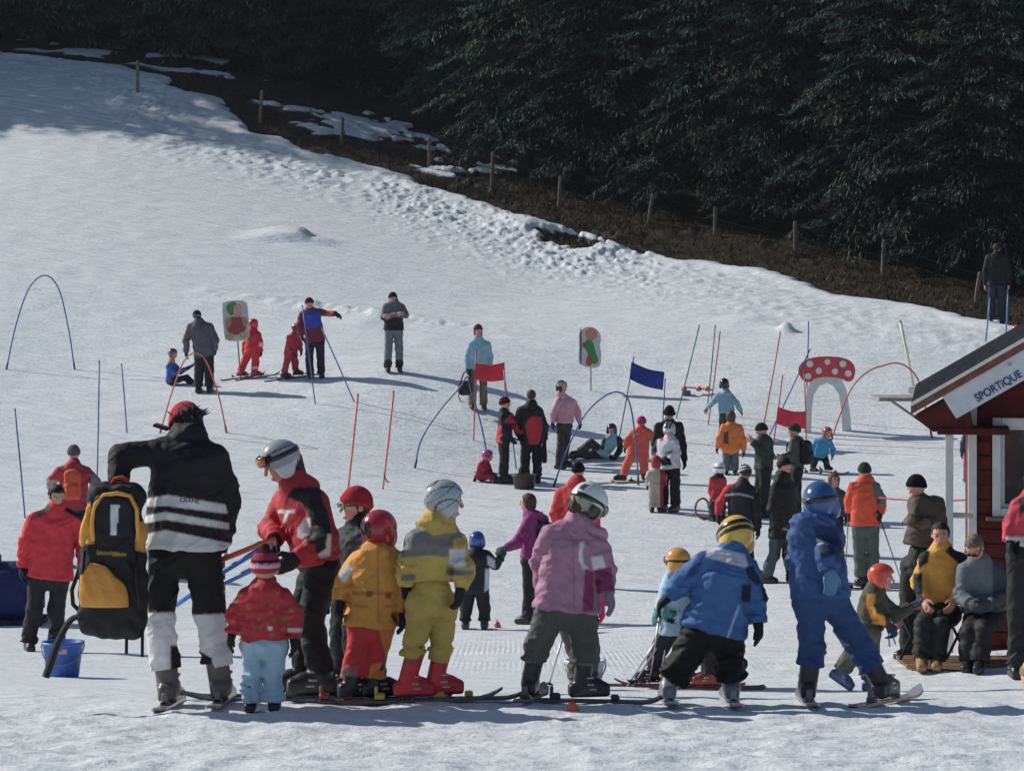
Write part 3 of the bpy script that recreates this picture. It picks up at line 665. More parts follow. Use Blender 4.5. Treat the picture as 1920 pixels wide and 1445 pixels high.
# strap on the orange pole
p = at(722, 897, hit(718, 917)); o = MB().tube([(p[0] - .01, p[1] - .025, p[2] + .07), (p[0] + .005, p[1] - .03, p[2]), (p[0] + .05, p[1] - .03, p[2] - .06), (p[0] + .08, p[1] - .03, p[2] - .05)], .012, (.02, .02, .02), 6).build('strap', M_FAB, None, p, True)
tag(o, 'black strap knotted round the lower part of an orange pole', 'strap')
def flag(corners, c, label, D):
    P = [Vector(at(x, y, D)) for x, y in corners]; nx_, nz_ = 14, 7; V = []; Fc = []
    for side in (0, 1):
        for i in range(nx_ + 1):
            for j in range(nz_ + 1):
                s, t = i / nx_, j / nz_; top = P[0].lerp(P[1], s); bot = P[3].lerp(P[2], s)
                sag = Vector((0, 0, -.04 * math.sin(math.pi * s)))
                v = top.lerp(bot, t) + sag; v.y += .03 * math.sin(6 * s + 2.5 * t) * math.sin(math.pi * s) - (.004 * side)
                V.append(v)
    m = (nx_ + 1) * (nz_ + 1); k = nz_ + 1
    for i in range(nx_):
        for j in range(nz_):
            q = (i * k + j, i * k + j + 1, (i + 1) * k + j + 1, (i + 1) * k + j); Fc += [q, tuple(v + m for v in q[::-1])]
    rim = [i * k for i in range(nx_ + 1)] + [nx_ * k + j for j in range(1, nz_ + 1)] + [i * k + nz_ for i in range(nx_ - 1, -1, -1)] + [j for j in range(nz_ - 1, 0, -1)]
    Fc += [(rim[i], rim[(i + 1) % len(rim)], rim[(i + 1) % len(rim)] + m, rim[i] + m) for i in range(len(rim))]
    o = make_obj('gate_flag', V, Fc, M_CLOTHFLAG, None, tuple(P[3]), c, True); tag(o, label, 'flag', 'flags on the slalom gates')
flag([(891,681),(946,679),(947,712),(890,711)], A('b8202f', 1.7), 'red flag panel stretched between two red poles', 56.85)
flag([(1184,678),(1246,697),(1243,731),(1180,710)], A('26357f', 1.5), 'blue flag panel of the blue gate', 56.85)
flag([(1458,762),(1512,771),(1512,803),(1455,794)], A('c02438', 1.7), 'low red flag left of the toadstool gate', 56.2)

def round2(pts, n=5):
    P = [np.array(p, float) for p in pts]; m = len(P); o = []
    for i in range(m):
        a, b, c_, d = P[i - 1], P[i], P[(i + 1) % m], P[(i + 2) % m]
        for k in range(n):
            t = k / n; o.append(tuple(.5 * ((2 * b) + (c_ - a) * t + (2 * a - 5 * b + 4 * c_ - d) * t * t + (3 * b - a - 3 * c_ + d) * t ** 3)))
    return o
# toadstool gate: flat painted board with a spotted cap and an arch cut out
def toadstool():
    p, D = gpt(1550, 812); D = 57.3
    z = surf(p[0], D); base = (p[0], D, z - .02); dz = z - p[2]
    e = thing('toadstool_gate', 'painted wooden toadstool gate with a red spotted cap and white arch', 'gate', base)
    def Q(x, y, o=0): q = at(x, y, D); return (q[0], D + o, q[2] + dz)
    cap = [(1497,700),(1500,686),(1512,676),(1532,671),(1555,670),(1578,672),(1595,679),(1603,692),(1602,706),(1597,715),(1588,717),(1578,712),(1560,709),(1540,709),(1527,712),(1518,718),(1506,715)]
    MB().slab([Q(x, y, -.03) for x, y in round2(cap)], (0, .05, 0), A('b23338', 1.6)).build('cap', M_PAINT, e, base)
    leg_l = [(1508,812),(1509,760),(1512,730),(1518,716),(1532,710),(1548,709)]; 
    out = [(1507,812),(1509,770),(1512,735),(1520,713),(1550,707),(1578,711),(1588,735),(1593,770),(1597,812)]
    inn_ = [(1579,812),(1577,770),(1572,740),(1562,725),(1549,720),(1536,725),(1526,742),(1522,770),(1521,812)]
    # two halves so each polygon stays simple
    n = len(out); V = [Q(*v, -.0) for v in out] + [Q(*v, 0) for v in inn_[::-1]]
    st = MB()
    for i in range(n - 1):
        st.slab([V[i], V[i + 1], V[n + i + 1], V[n + i]], (0, .045, 0), A('c9cdc9', 1.25))
    st.build('arch_stem', M_PAINT, e, base)
    for x, y, r in ((1518,684,6.5),(1551,680,5.5),(1580,684,6.5),(1535,697,6),(1565,698,6),(1515,707,6),(1590,702,6.5)):
        q = Q(x, y, -.031); rr = r / F * D
        MB().lathe(q, [(0, 0), (rr, 0), (rr, .008), (0, .008)], A('d5d3c6', 1.3), 14, Vector((0, -1, 0))).build('spot', M_PAINT, e, base)
    for x in (1512, 1588):
        q = Q(x, 812); MB().tube([(q[0], D + .07, q[2] - .2), (q[0], D + .07, q[2] + .5)], .02, (.25, .2, .15), 6).build('stake', M_WOOD, e, base)
toadstool()
# picture boards on stakes (plain colour shapes only)
def board(outline, foot, D, shapes, label, lean=0):
    p = at(foot[0], foot[1], D); z = surf(p[0], D); dz = z - p[2]; base = (p[0], D, z)
    e = thing('picture_board', label, 'sign', base)
    def Q(x, y, o=0): q = at(x, y, D); return (q[0], D + o, q[2] + dz)
    MB().slab([Q(x, y, -.015) for x, y in round2(outline)], (0, .03, 0), A('b9b9bb', 1.25)).build('panel', M_PAINT, e, base)
    k = 0
    for pts, c in shapes:
        k += 1; MB().slab([Q(x, y, -.019 - .002 * k) for x, y in round2(pts)], (0, .0035, 0), A(c, 1.5)).build('painted_shape', M_PAINT, e, base)
    cx = sum(x for x, y in outline) / len(outline); by = max(y for x, y in outline)
    MB().tube([Q(foot[0], foot[1] + 12, .02), Q(cx, by - 30, .03)], .016, (.35, .34, .33), 6).build('stake', M_METAL, e, base)
def ell(cx, cy, rx, ry, n=12, rot=0): return [(cx + rx * math.cos(a) * math.cos(rot) - ry * math.sin(a) * math.sin(rot), cy + rx * math.cos(a) * math.sin(rot) + ry * math.sin(a) * math.cos(rot)) for a in [2 * math.pi * i / n for i in range(n)]]
board([(417,556),(421,550),(428,547),(452,546),(460,549),(464,555),(468,605),(467,614),(460,620),(434,622),(427,620),(421,613)], (452,694), 61.6,
      [([(428,582),(438,576),(452,577),(460,584),(461,598),(455,607),(444,610),(431,607),(425,597)], '8f3a35'), ([(424,560),(430,551),(440,549),(444,556),(441,569),(433,574),(428,568)], '3f7a3c'), ([(440,555),(449,553),(454,562),(451,574),(443,577),(438,568)], 'b98a78'), ([(424,582),(431,578),(434,588),(429,598),(423,592)], 'a8705c'), ([(454,578),(462,580),(464,590),(457,594)], 'a8705c'), ([(424,611),(434,606),(439,613),(432,619),(424,617)], 'a8925a'), ([(448,608),(458,604),(464,611),(458,617),(450,615)], 'a8925a')],
      'white board with red, green and tan painted shapes on the left of the slope')
board([(1086,628),(1092,619),(1101,615),(1113,616),(1122,623),(1127,634),(1125,650),(1127,664),(1126,683),(1120,690),(1108,691),(1092,687),(1085,678),(1086,650)], (1108,735), 60.6,
      [([(1099,640),(1108,638),(1114,650),(1117,664),(1122,680),(1112,684),(1104,676),(1101,662),(1096,652)], '2f7a3a'), ([(1099,622),(1108,617),(1117,621),(1119,631),(1113,639),(1102,638),(1098,630)], 'b07458'), ([(1101,672),(1109,668),(1111,680),(1106,688),(1099,684)], 'a03a33'), ([(1088,622),(1090,622),(1090,678),(1088,678)], '2c3a38'), ([(1092,646),(1098,644),(1100,652),(1094,654)], '8a4a3a')],
      'white board with green and tan painted shapes in the middle of the slope')
# low bar with red rollers behind the green poles
p, D = gpt(1305, 745, 60.0); z = surf(p[0], D); base = (p[0], D, z)
e = thing('low_barrier', 'low bar with red knobs lying behind the green poles', 'barrier', base)
MB().tube([(p[0] - .28, D, z + .16), (p[0] + .35, D, z + .09)], .018, A('b06a58', 1.5), 6).build('bar', M_PLAST, e, base, True)
for dx in (-.25, .06, .24): MB().lathe((p[0] + dx, D - .01, z + .06), [(0, 0), (.05, .015), (.065, .05), (.05, .09), (0, .11)], A('b8403f', 1.5), 10).build('knob', M_PLAST, e, base, True)
MB().box((p[0] - .2, D, z + .03), (.09, .05, .05), A('4e545c'), None, .01).build('block', M_PLAST, e, base)
# red rope between hut and slope
D = 38.0; D = 39.9; a = at(1626, 930, D); c = at(1850, 934, 37.5); 
pts = [Vector(a).lerp(Vector(c), i / 10) - Vector((0, 0, .05 * math.sin(math.pi * i / 10))) for i in range(11)]
e = thing('barrier_rope', 'thin red rope strung behind the orange-jacketed skier to the hut', 'rope', (a[0], a[1], surf(a[0], a[1])))
bb = np.array(e.location)
MB().tube(pts, .012, A('a03040', 1.6), 6).build('rope', M_FAB, e, bb, True)
for q in (a, c): MB().tube([(q[0], q[1], surf(q[0], q[1]) - .15), (q[0], q[1], q[2] + .05)], .014, A('8a8f95'), 6).build('stake', M_METAL, e, bb, True)

# ------------------------------------------------------------------ buckets, mat, sled and other small things
def bucket(px, py, D, r, h, col, label, handle=True, up=False, taper=.8, strip=None):
    p = at(px, py, D); z = surf(p[0], D); base = (p[0], D, z)
    e = thing('bucket', label, 'bucket', base)
    rb = r * taper
    MB().lathe((p[0], D, z), [(0, .005), (rb, .005), (rb + (r - rb) * .98, h - .03), (r, h - .03), (r + .014, h - .028), (r + .014, h), (r - .012, h), (rb - .01, .03), (0, .03)], col, 24).build('pail', M_PLAST, e, base, True)
    pts = []
    for i in range(13):
        a = math.pi * i / 12
        if up: pts.append((p[0] - r * .45 * math.cos(a), D, z + h - .01 + .17 * math.sin(a) ** .6))
        else: pts.append((p[0] + (r + .012) * math.cos(a), D - (r + .03) * math.sin(a) * .9, z + h - .03 - .15 * math.sin(a)))
    MB().tube(pts, .006 if not up else .012, (.25, .25, .25) if not up else col, 6).build('handle', M_METAL, e, base, True)
    if strip is not None:
        MB().box((p[0], D - r * .93, z + h * .78), (r * .34, .006, .022), strip, None, .004).build('sticker', M_PLAST, e, base)
    return e
bucket(118, 1268, 24.4, .17, .30, A('2f62b0', 1.3), 'blue plastic bucket behind the big rucksack', strip=A('c98a8a', 1.3))
bucket(1097, 1293, 24.6, .165, .25, A('aab4c4', 1.35), 'white plastic bucket between the legs of the child in pink')
bucket(983, 917, 53.0, .215, .27, A('3a3230', 1.3), 'dark brown bucket with raised handle at the feet of the couple', up=True, taper=.85)
# blue crash mat at the left edge
c = at(18, 1160, 35.5); z = surf(c[0], 35.5); base = (c[0], 35.5, z)
e = thing('crash_mat', 'dark blue padded mat with a wooden top board at the left edge', 'mat', base)
BL = A('182560', 1.1)
for k in range(2):
    MB().box((c[0] - .80 + k * .805, 35.5, z + .38), (.40, .35, .36), BL * random.Random(k).uniform(.9, 1.1), None, .15).build('cushion', M_FAB, e, base, True)
MB().box((c[0] - .45, 35.5, z + .03), (.9, .38, .035), (.03, .035, .05), None, .01).build('base_board', M_WOOD, e, base)
for k, dx in enumerate((-.75, -.25)):
    MB().box((c[0] + dx - .1, 35.45, z + .79), (.24, .12, .05), A('6a5a4c', 1.3), None, .015).build('top_board', M_WOOD, e, base)
# horn sled
def sled():
    p = at(1332, 971, 48.3); z = surf(p[0], 48.3); base = (p[0], 48.3, z); e = thing('wooden_sled', 'wooden sled with curved runner horns under the child in red', 'sled', base)
    WD = A('8a6a4c', 1.4)
    for dx in (-.13, .13):
        pts = [(p[0] + dx + .75, 48.6, z + .03), (p[0] + dx + .1, 48.3, z + .02), (p[0] + dx - .06, 48.22, z + .05), (p[0] + dx - .13, 48.2, z + .16), (p[0] + dx - .1, 48.2, z + .30), (p[0] + dx + .0, 48.24, z + .36), (p[0] + dx + .08, 48.27, z + .30), (p[0] + dx + .10, 48.28, z + .2)]
        MB().tube(smooth_pts(pts), .02, WD, 8).build('runner', M_WOOD, e, base, True)
    for k in range(4):
        MB().box((p[0] + .2, 48.28 + k * .09, z + .2), (.2, .035, .012), WD * .9, None, .004).build('slat', M_WOOD, e, base)
    for x in (.08, .34): MB().box((p[0] + x, 48.4, z + .105), (.014, .15, .085), WD * .7, None, .004).build('bridge', M_WOOD, e, base)
sled()
def cone(px, py, D, r, h, col, label):
    p = at(px, py, D); z = surf(p[0], D); base = (p[0], D, z); e = thing('marker_cone', label, 'cone', base)
    MB().lathe((p[0], D, z - .01), [(0, 0), (r, 0), (r, .012), (r * .8, .018), (r * .78, h * .5), (r * .5, h * .85), (r * .25, h), (0, h * .98)], col, 16).build('cone_body', M_PLAST, e, base, True)
    MB().lathe((p[0], D, z + h * .98), [(0, 0), (r * .18, 0), (r * .18, .012), (0, .014)], col * .6, 10).build('cone_cap', M_PLAST, e, base, True)
cone(1073, 1325, 15.9, .04, .055, A('e04a1a', 1.6), 'small bright orange marker in the snow beside a ski boot')
cone(932, 1178, 36.2, .06, .09, A('d06040', 1.5), 'small orange marker beside the child in the blue helmet')
cone(1686, 1128, 34.2, .07, .13, A('b03048', 1.5), 'small red cone in front of the skis left of the bench')
# ------------------------------------------------------------------ people: smooth implicit surfaces turned into meshes
CROPS = {'c1': (0, 740, 2.19), 'c2': (400, 740, 2.19), 'c3': (820, 880, 2.779), 'c4': (1180, 840, 2.58), 'c5': (1560, 560, 3.283), 'c6': (1560, 840, 2.89),
         'd1': (280, 500, 3.692), 'd2': (760, 580, 4.0), 'd3': (1180, 580, 3.44), 'd6': (0, 480, 3.44), 'f': (0, 0, 1.0)}
def cone_(a, b, r1, r2):
    a = np.asarray(a, float); b = np.asarray(b, float); ba = b - a; L = max(1e-9, ba @ ba)
    def fn(P):
        pa = P - a; t = np.clip(pa @ ba / L, 0, 1); q = pa - t[:, None] * ba
        return np.sqrt((q * q).sum(1)) - (r1 + (r2 - r1) * t)
    fn.lo = np.minimum(a, b) - max(r1, r2); fn.hi = np.maximum(a, b) + max(r1, r2); return fn
def ell_(c, R, rad):        # R rows are the local axes
    c = np.asarray(c, float); R = np.asarray(R, float); rad = np.asarray(rad, float)
    def fn(P):
        q = (P - c) @ R.T; k0 = np.sqrt(((q / rad) ** 2).sum(1)); k1 = np.sqrt(((q / rad ** 2) ** 2).sum(1)) + 1e-9
        return k0 * (k0 - 1) / k1
    m = rad.max(); fn.lo = c - m; fn.hi = c + m; return fn
def box_(c, R, half, rr):
    c = np.asarray(c, float); R = np.asarray(R, float); half = np.asarray(half, float) - rr
    def fn(P):
        q = np.abs((P - c) @ R.T) - half
        return np.sqrt((np.maximum(q, 0) ** 2).sum(1)) + np.minimum(q.max(1), 0) - rr
    m = np.linalg.norm(half) + rr; fn.lo = c - m; fn.hi = c + m; return fn
def smin(a, b, k):
    h = np.maximum(k - np.abs(a - b), 0) / k; return np.minimum(a, b) - h * h * k * .25
def union(fns, k):
    def fn(P):
        d = fns[0](P)
        for f in fns[1:]: d = smin(d, f(P), k)
        return d
    fn.lo = np.min([f.lo for f in fns], 0); fn.hi = np.max([f.hi for f in fns], 0); return fn
def wrap(fn, post, grow=.02):
    def g(P): return post(P, fn(P))
    g.lo = fn.lo - grow; g.hi = fn.hi + grow; return g
def clip_(fn, p, n):        # keep the side where (x-p).n < 0
    p = np.asarray(p, float); n = np.asarray(n, float)
    return wrap(fn, lambda P, d: np.maximum(d, (P - p) @ n), 0)
_CORN = np.array([(i, j, k) for i in (0, 1) for j in (0, 1) for k in (0, 1)])
_EDG = [(a, b) for a in range(8) for b in range(a + 1, 8) if np.abs(_CORN[a] - _CORN[b]).sum() == 1]
def sdf_mesh(fn, h):
    B = 4; lo = fn.lo - 2 * h - .012; hi = fn.hi + 2 * h + .012
    n = (np.ceil((hi - lo) / (h * B)).astype(int) + 1); N = n * B
    bi = np.stack(np.meshgrid(*[np.arange(k) for k in n], indexing='ij'), -1).reshape(-1, 3)
    cd = fn(lo + (bi + .5 - .5 / B) * h * B)
    act = np.abs(cd) < h * B * .92 + .016
    v = np.repeat(np.repeat(np.repeat(np.where(cd < 0, -1., 1.).reshape(n), B, 0), B, 1), B, 2)
    off = np.stack(np.meshgrid(*[np.arange(B)] * 3, indexing='ij'), -1).reshape(-1, 3)
    pi = (bi[act][:, None] * B + off[None]).reshape(-1, 3)
    out = np.empty(len(pi))
    for i in range(0, len(pi), 80000): out[i:i+80000] = fn(lo + pi[i:i+80000] * h)
    v[pi[:, 0], pi[:, 1], pi[:, 2]] = out
    s = v < 0
    cnt = np.zeros(tuple(N - 1), np.int8)
    for c in _CORN: cnt += s[c[0]:N[0]-1+c[0], c[1]:N[1]-1+c[1], c[2]:N[2]-1+c[2]]
    ci = np.argwhere((cnt > 0) & (cnt < 8))
    if len(ci) == 0: return np.zeros((0, 3)), np.zeros((0, 4), int)
    cv = np.stack([v[ci[:, 0] + c[0], ci[:, 1] + c[1], ci[:, 2] + c[2]] for c in _CORN], 1)
    acc = np.zeros((len(ci), 3)); k = np.zeros(len(ci))
    for a, b in _EDG:
        x = (cv[:, a] < 0) != (cv[:, b] < 0); t = np.where(x, cv[:, a] / np.where(x, cv[:, a] - cv[:, b], 1), 0)
        acc += np.where(x[:, None], _CORN[a] + t[:, None] * (_CORN[b] - _CORN[a]), 0); k += x
    V = lo + (ci + acc / k[:, None]) * h
    idg = np.full(tuple(N - 1), -1, np.int64); idg[ci[:, 0], ci[:, 1], ci[:, 2]] = np.arange(len(ci))
    Q = []
    for ax in range(3):
        o1, o2 = (ax + 1) % 3, (ax + 2) % 3
        sl0 = [slice(None)] * 3; sl1 = [slice(None)] * 3; sl0[ax] = slice(0, -1); sl1[ax] = slice(1, None)
        df = s[tuple(sl0)] != s[tuple(sl1)]
        e = np.argwhere(df); e = e[(e[:, o1] > 0) & (e[:, o2] > 0) & (e[:, o1] < N[o1] - 1) & (e[:, o2] < N[o2] - 1)]
        if len(e) == 0: continue
        ins = s[e[:, 0], e[:, 1], e[:, 2]]
        def g(d1, d2):
            q = e.copy(); q[:, o1] += d1; q[:, o2] += d2; return idg[q[:, 0], q[:, 1], q[:, 2]]
        q = np.stack([g(-1, -1), g(0, -1), g(0, 0), g(-1, 0)], 1); q = np.where(ins[:, None], q, q[:, ::-1]); Q.append(q[(q >= 0).all(1)])
    return V, np.concatenate(Q)
def vnoise3(Q):
    I = np.floor(Q).astype(np.int64); f = Q - I; f = f * f * (3 - 2 * f)
    h0 = I * np.array([73856093, 19349663, 83492791]); h1 = h0 + np.array([73856093, 19349663, 83492791])
    def g(a, b, c): return _tab[(a ^ b ^ c) & 65535]
    x0, y0, z0 = h0.T; x1, y1, z1 = h1.T; fx, fy, fz = f.T
    a = g(x0, y0, z0) * (1 - fx) + g(x1, y0, z0) * fx; b = g(x0, y1, z0) * (1 - fx) + g(x1, y1, z0) * fx
    c = g(x0, y0, z1) * (1 - fx) + g(x1, y0, z1) * fx; d = g(x0, y1, z1) * (1 - fx) + g(x1, y1, z1) * fx
    return (a * (1 - fy) + b * fy) * (1 - fz) + (c * (1 - fy) + d * fy) * fz
def nrm(v): v = np.asarray(v, float); return v / (np.linalg.norm(v) + 1e-12)
def inpoly(x, y, poly):
    if len(poly) == 4 and not hasattr(poly[0], '__len__'):
        return (x >= poly[0]) & (x <= poly[2]) & (y >= poly[1]) & (y <= poly[3])
    c = np.zeros(x.shape, bool); n = len(poly); j = n - 1
    for i in range(n):
        xi, yi = poly[i]; xj, yj = poly[j]
        c ^= ((yi > y) != (yj > y)) & (x < (xj - xi) * (y - yi) / ((yj - yi) if yj != yi else 1e-9) + xi); j = i
    return c
TMPL = {'aa': (-.072, 0, .05), 'ab': (.068, 0, .05), 'ka': (-.064, .018, .275), 'kb': (.062, .01, .275), 'pa': (-.052, 0, .505), 'pb': (.052, 0, .505),
        'sa': (-.105, 0, .80), 'sb': (.105, 0, .80), 'ea': (-.14, -.01, .63), 'eb': (.14, -.01, .63), 'wa': (-.145, .045, .475), 'wb': (.145, .045, .475), 'nk': (0, 0, .835), 'hd': (0, .015, .925)}
CNT = [0]
SKIN = A('c08a74', 1.35)
def pitchvec(f, s, u, pitch, roll):
    # pitch > 0 looks down; roll > 0 tilts toward +s
    cp, sp = math.cos(math.radians(pitch)), math.sin(math.radians(pitch))
    f2 = f * cp - u * sp; u2 = u * cp + f * sp
    cr, sr = math.cos(math.radians(roll)), math.sin(math.radians(roll))
    return f2, s * cr - u2 * sr, u2 * cr + s * sr
def make_ski(parent, base, c, dirv, L, wd, col, name='ski', lab=None, tilt=None, bind=None, shift=.06):
    d = Vector((dirv[0], dirv[1], 0)).normalized(); s = Vector((-d.y, d.x, 0)); c = Vector(c) + d * shift
    if tilt is None:
        za = surf(c.x + d.x * L * .35, c.y + d.y * L * .35); zb = surf(c.x - d.x * L * .35, c.y - d.y * L * .35); tilt = (za - zb) / (L * .7)
        tilt = max(-.25, min(.25, tilt))
    V = []; Fc = []; C = []; n = 22
    for i in range(n + 1):
        t = i / n; x = (t - .48) * L
        w_ = wd * (.5 + .10 * abs(2 * t - 1) ** 2); 
        if t > .9: w_ *= math.sqrt(max(.02, 1 - ((t - .9) / .1) ** 2))
        if t < .03: w_ *= .6
        z = tilt * x + (max(0, t - .84) / .16) ** 1.8 * .055 + (max(0, .05 - t) / .05) * .01
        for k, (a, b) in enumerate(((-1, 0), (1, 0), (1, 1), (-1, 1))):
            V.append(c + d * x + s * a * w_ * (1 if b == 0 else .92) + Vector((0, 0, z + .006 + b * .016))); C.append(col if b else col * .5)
        if i:
            o = (i - 1) * 4
            for k in range(4): Fc.append((o + k, o + (k + 1) % 4, o + 4 + (k + 1) % 4, o + 4 + k))
    Fc += [(3, 2, 1, 0), (n * 4, n * 4 + 1, n * 4 + 2, n * 4 + 3)]
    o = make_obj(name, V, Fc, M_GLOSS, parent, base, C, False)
    if bind is not None:
        R = Matrix((d, s, Vector((0, 0, 1)))).transposed()
        m = MB(); cc = c - d * shift; zz = lambda x: cc.z + .022 + tilt * (x + shift)
        m.box(tuple(cc + d * .20 + Vector((0, 0, zz(.2) + .018 - cc.z))), (.024, wd * .34, .016), bind, R, .008)
        m.build('toe_binding', M_PLAST, o, base)
        m = MB(); m.box(tuple(cc - d * .145 + Vector((0, 0, zz(-.14) + .02 - cc.z))), (.03, wd * .34, .018), bind, R, .008)
        m.box(tuple(cc - d * .165 + Vector((0, 0, zz(-.17) + .045 - cc.z))), (.010, wd * .22, .032), bind * .8 + .1, Matrix.Rotation(0, 3, 'X') @ R, .006)
        m.build('heel_binding', M_PLAST, o, base)
    return o
def person(label, crop, anchor, yaw=180, top=None, H=None, D=None, J=None, hyaw=None, hpitch=0, hroll=0, hd=None, bulk=1.0, jacket='222222', trousers='1c1c20', boots='1a1a1c', gloves='151517',
           head=('beanie', '222222'), paint=(), hem=None, flare=1.0, skis=None, fa=None, fb=None, boot='ski', hood=None, pack=None, goggles=None, hair=None, shades=False, air='', skin=None, suit=False, wr=1.0, group=None, legr=1.0, armr=1.0, nosnap=False, hands=None, collar=1.0, hemup=None):
    ox, oy, sc = CROPS[crop]
    def full(p): return (ox + p[0] / sc, oy + p[1] / sc)
    ax, ay = full(anchor)
    D = D or hit(ax, ay)
    ap = at(ax, ay, D); zt = surf(ap[0], D); dz = zt - ap[2]
    if H is None: H = (anchor[1] - top) / sc * D / F
    base = np.array([ap[0], D, zt])
    y_ = math.radians(yaw)
    fwd = np.array([math.sin(y_), -math.cos(y_), 0]); side = np.array([math.cos(y_), math.sin(y_), 0])
    if side[0] < -.15 or (abs(side[0]) <= .15 and side[1] < 0): side = -side
    up = np.array([0, 0, 1.])
    Jt = {}
    for k, (s, f, u) in TMPL.items(): Jt[k] = base + side * s * H + fwd * f * H + up * u * H
    hdm = hd or (.235 if H > 1.4 else .19 + .03 * H)
    Jt['hd'] = base + fwd * .02 * H + up * (H - hdm * .52); Jt['nk'] = base + up * (H - hdm * 1.22)
    for k in ('sa', 'sb'): Jt[k][2] = zt + H - hdm * 1.36 - .01
    skih = .04 if skis else 0
    for k, v in (J or {}).items():
        fx, fy = full(v[:2])
        dy = v[2] if len(v) > 2 else Jt[k][1] - D
        p = at(fx, fy, D + dy); p[2] += dz; Jt[k] = p
    J = Jt
    rs = (H / 1.75) ** .62 * bulk
    anh = .085 * (H / 1.75) ** .7
    for k in ('a', 'b'):
        if k in air or nosnap: continue
        a = J['a' + k]; a[2] = surf(a[0], a[1]) + anh + skih
    e = thing('person', label, 'person', tuple(base), group)
    h = float(np.clip(D * .00052, .0088, .0175))
    rng = np.random.RandomState(abs(hash(label)) % 1000 if False else (CNT[0] * 37 + 11)); CNT[0] += 1
    an = rng.uniform(-.6, .6, 2); ca, sa_ = math.cos(an[0]), math.sin(an[0]); cb, sb_ = math.cos(an[1]), math.sin(an[1])
    Rm1 = np.array([[cb, 0, sb_], [0, 1, 0], [-sb_, 0, cb]]) @ np.array([[1, 0, 0], [0, ca, -sa_], [0, sa_, ca]])
    fs1 = np.array([6.5, 6.5, 15.]) / rs; seedo = rng.uniform(0, 50, 3)
    def fold(P, amp):
        Q = (P - base) @ Rm1 * fs1 + seedo
        w0 = vnoise3(Q * .6) * 2.2; Q = Q + w0[:, None] * [.6, .6, 1.]
        r1 = 1 - np.abs(2 * vnoise3(Q) - 1); out = 1.7 * (r1 - .55)
        if D < 33:
            r2 = 1 - np.abs(2 * vnoise3(Q[:, [1, 2, 0]] * [2.3, 2.0, 2.2] + 7) - 1); out = out + .85 * (r2 - .55)
        return -amp * out
    amp = .0145 * rs * wr
    # ---- colour helper
    pal = {}
    def colour(comp, V, basecol):
        C = np.tile(basecol, (len(V), 1))
        px = V[:, 0] / V[:, 1] * F + 960; py = (ZC - (V[:, 2] - dz)) / V[:, 1] * F + YH
        cx = (px - ox) * sc; cy = (py - oy) * sc
        for pt in paint:
            if pt[0] != comp: continue
            jt = .42 * h / D * F * sc; m = np.zeros(len(V))
            for jx, jy in ((-.5, -.5), (.5, -.5), (-.5, .5), (.5, .5), (0, 0)): m += inpoly(cx + jx * jt * 1.6, cy + jy * jt * 1.6, pt[1]) * .2
            if len(pt) > 3 and pt[3] == 'near': m = m * (V[:, 1] < D + (pt[4] if len(pt) > 4 else 0))
            C = C * (1 - m[:, None]) + A(pt[2]) * m[:, None]
        return C
    def emit(name, fn, mat, col, hh=None, comp=None, parent=None, lab=None):
        V, Q = sdf_mesh(fn, hh or h)
        if len(V) == 0: return None
        c = colour(comp or name, V, A(col) if isinstance(col, str) else col) if not callable(col) else col(V)
        o = make_obj(name, V, Q, mat, parent or e, base, c, True)
        if lab: o['label'] = lab
        return o
    # ---- frames
    hy = math.radians(hyaw if hyaw is not None else yaw)
    hf = np.array([math.sin(hy), -math.cos(hy), 0]); hs = np.array([math.cos(hy), math.sin(hy), 0])
    hf, hs, hu = pitchvec(hf, hs, up, hpitch, hroll)
    HR = np.stack([hs, hf, hu]); hc = J['hd']
    def HP_(s, f, u): return hc + (hs * s + hf * f + hu * u) * hdm
    def hell(s, f, u, rs_, rf, ru): return ell_(HP_(s, f, u), HR, np.array([rs_, rf, ru]) * hdm)
    sa, sb, pa, pb, nk = J['sa'], J['sb'], J['pa'], J['pb'], J['nk']
    pel = (pa + pb) / 2; chest = (sa + sb) / 2; spine = nrm(chest - pel)
    # ---- body (skin): one continuous surface from head to feet
    nkr = .052 * rs if H > 1.4 else .042 * rs
    b = [hell(0, -.03, .10, .335, .40, .395), hell(0, .09, -.20, .235, .26, .28), cone_(HP_(0, .38, .05), HP_(0, .46, -.10), .035 * hdm, .06 * hdm),
         hell(0, .33, -.29, .10, .06, .045), hell(0, .33, .13, .24, .06, .05), hell(.335, -.02, 0, .045, .09, .12), hell(-.335, -.02, 0, .045, .09, .12)]
    headf = union(b, .05 * hdm)
    eyes = [hell(sg * .145, .36, .035, .085, .06, .045) for sg in (-1, 1)]
    core = [cone_(HP_(0, -.06, -.15), nk, nkr, nkr * 1.1), cone_(nk, chest, nkr, .07 * rs), cone_(chest * .8 + pel * .2, pel, .08 * rs, .08 * rs),
            cone_(sa * .85 + sb * .15, sb * .85 + sa * .15, .05 * rs, .05 * rs)]
    ends = {}
    for k in 'ab':
        s_, e_, w_, p_, k_, a_ = (J[c + k] for c in 'sewpka')
        core += [cone_(s_, e_, .042 * rs, .034 * rs), cone_(e_, w_, .034 * rs, .026 * rs), cone_(p_, k_, .065 * rs, .045 * rs), cone_(k_, a_, .045 * rs, .032 * rs)]
        fy = fa if k == 'a' else fb
        fy = math.radians(fy if fy is not None else yaw); fd = np.array([math.sin(fy), -math.cos(fy), 0])
        if k in air: fd = nrm(np.cross(np.cross(a_ - k_, fd), a_ - k_)) if np.linalg.norm(np.cross(a_ - k_, fd)) > 1e-3 else fd
        core += [cone_(a_, a_ + fd * .10 * rs, .03 * rs, .025 * rs)]
        ends[k] = fd
        hdr = nrm(w_ - e_)
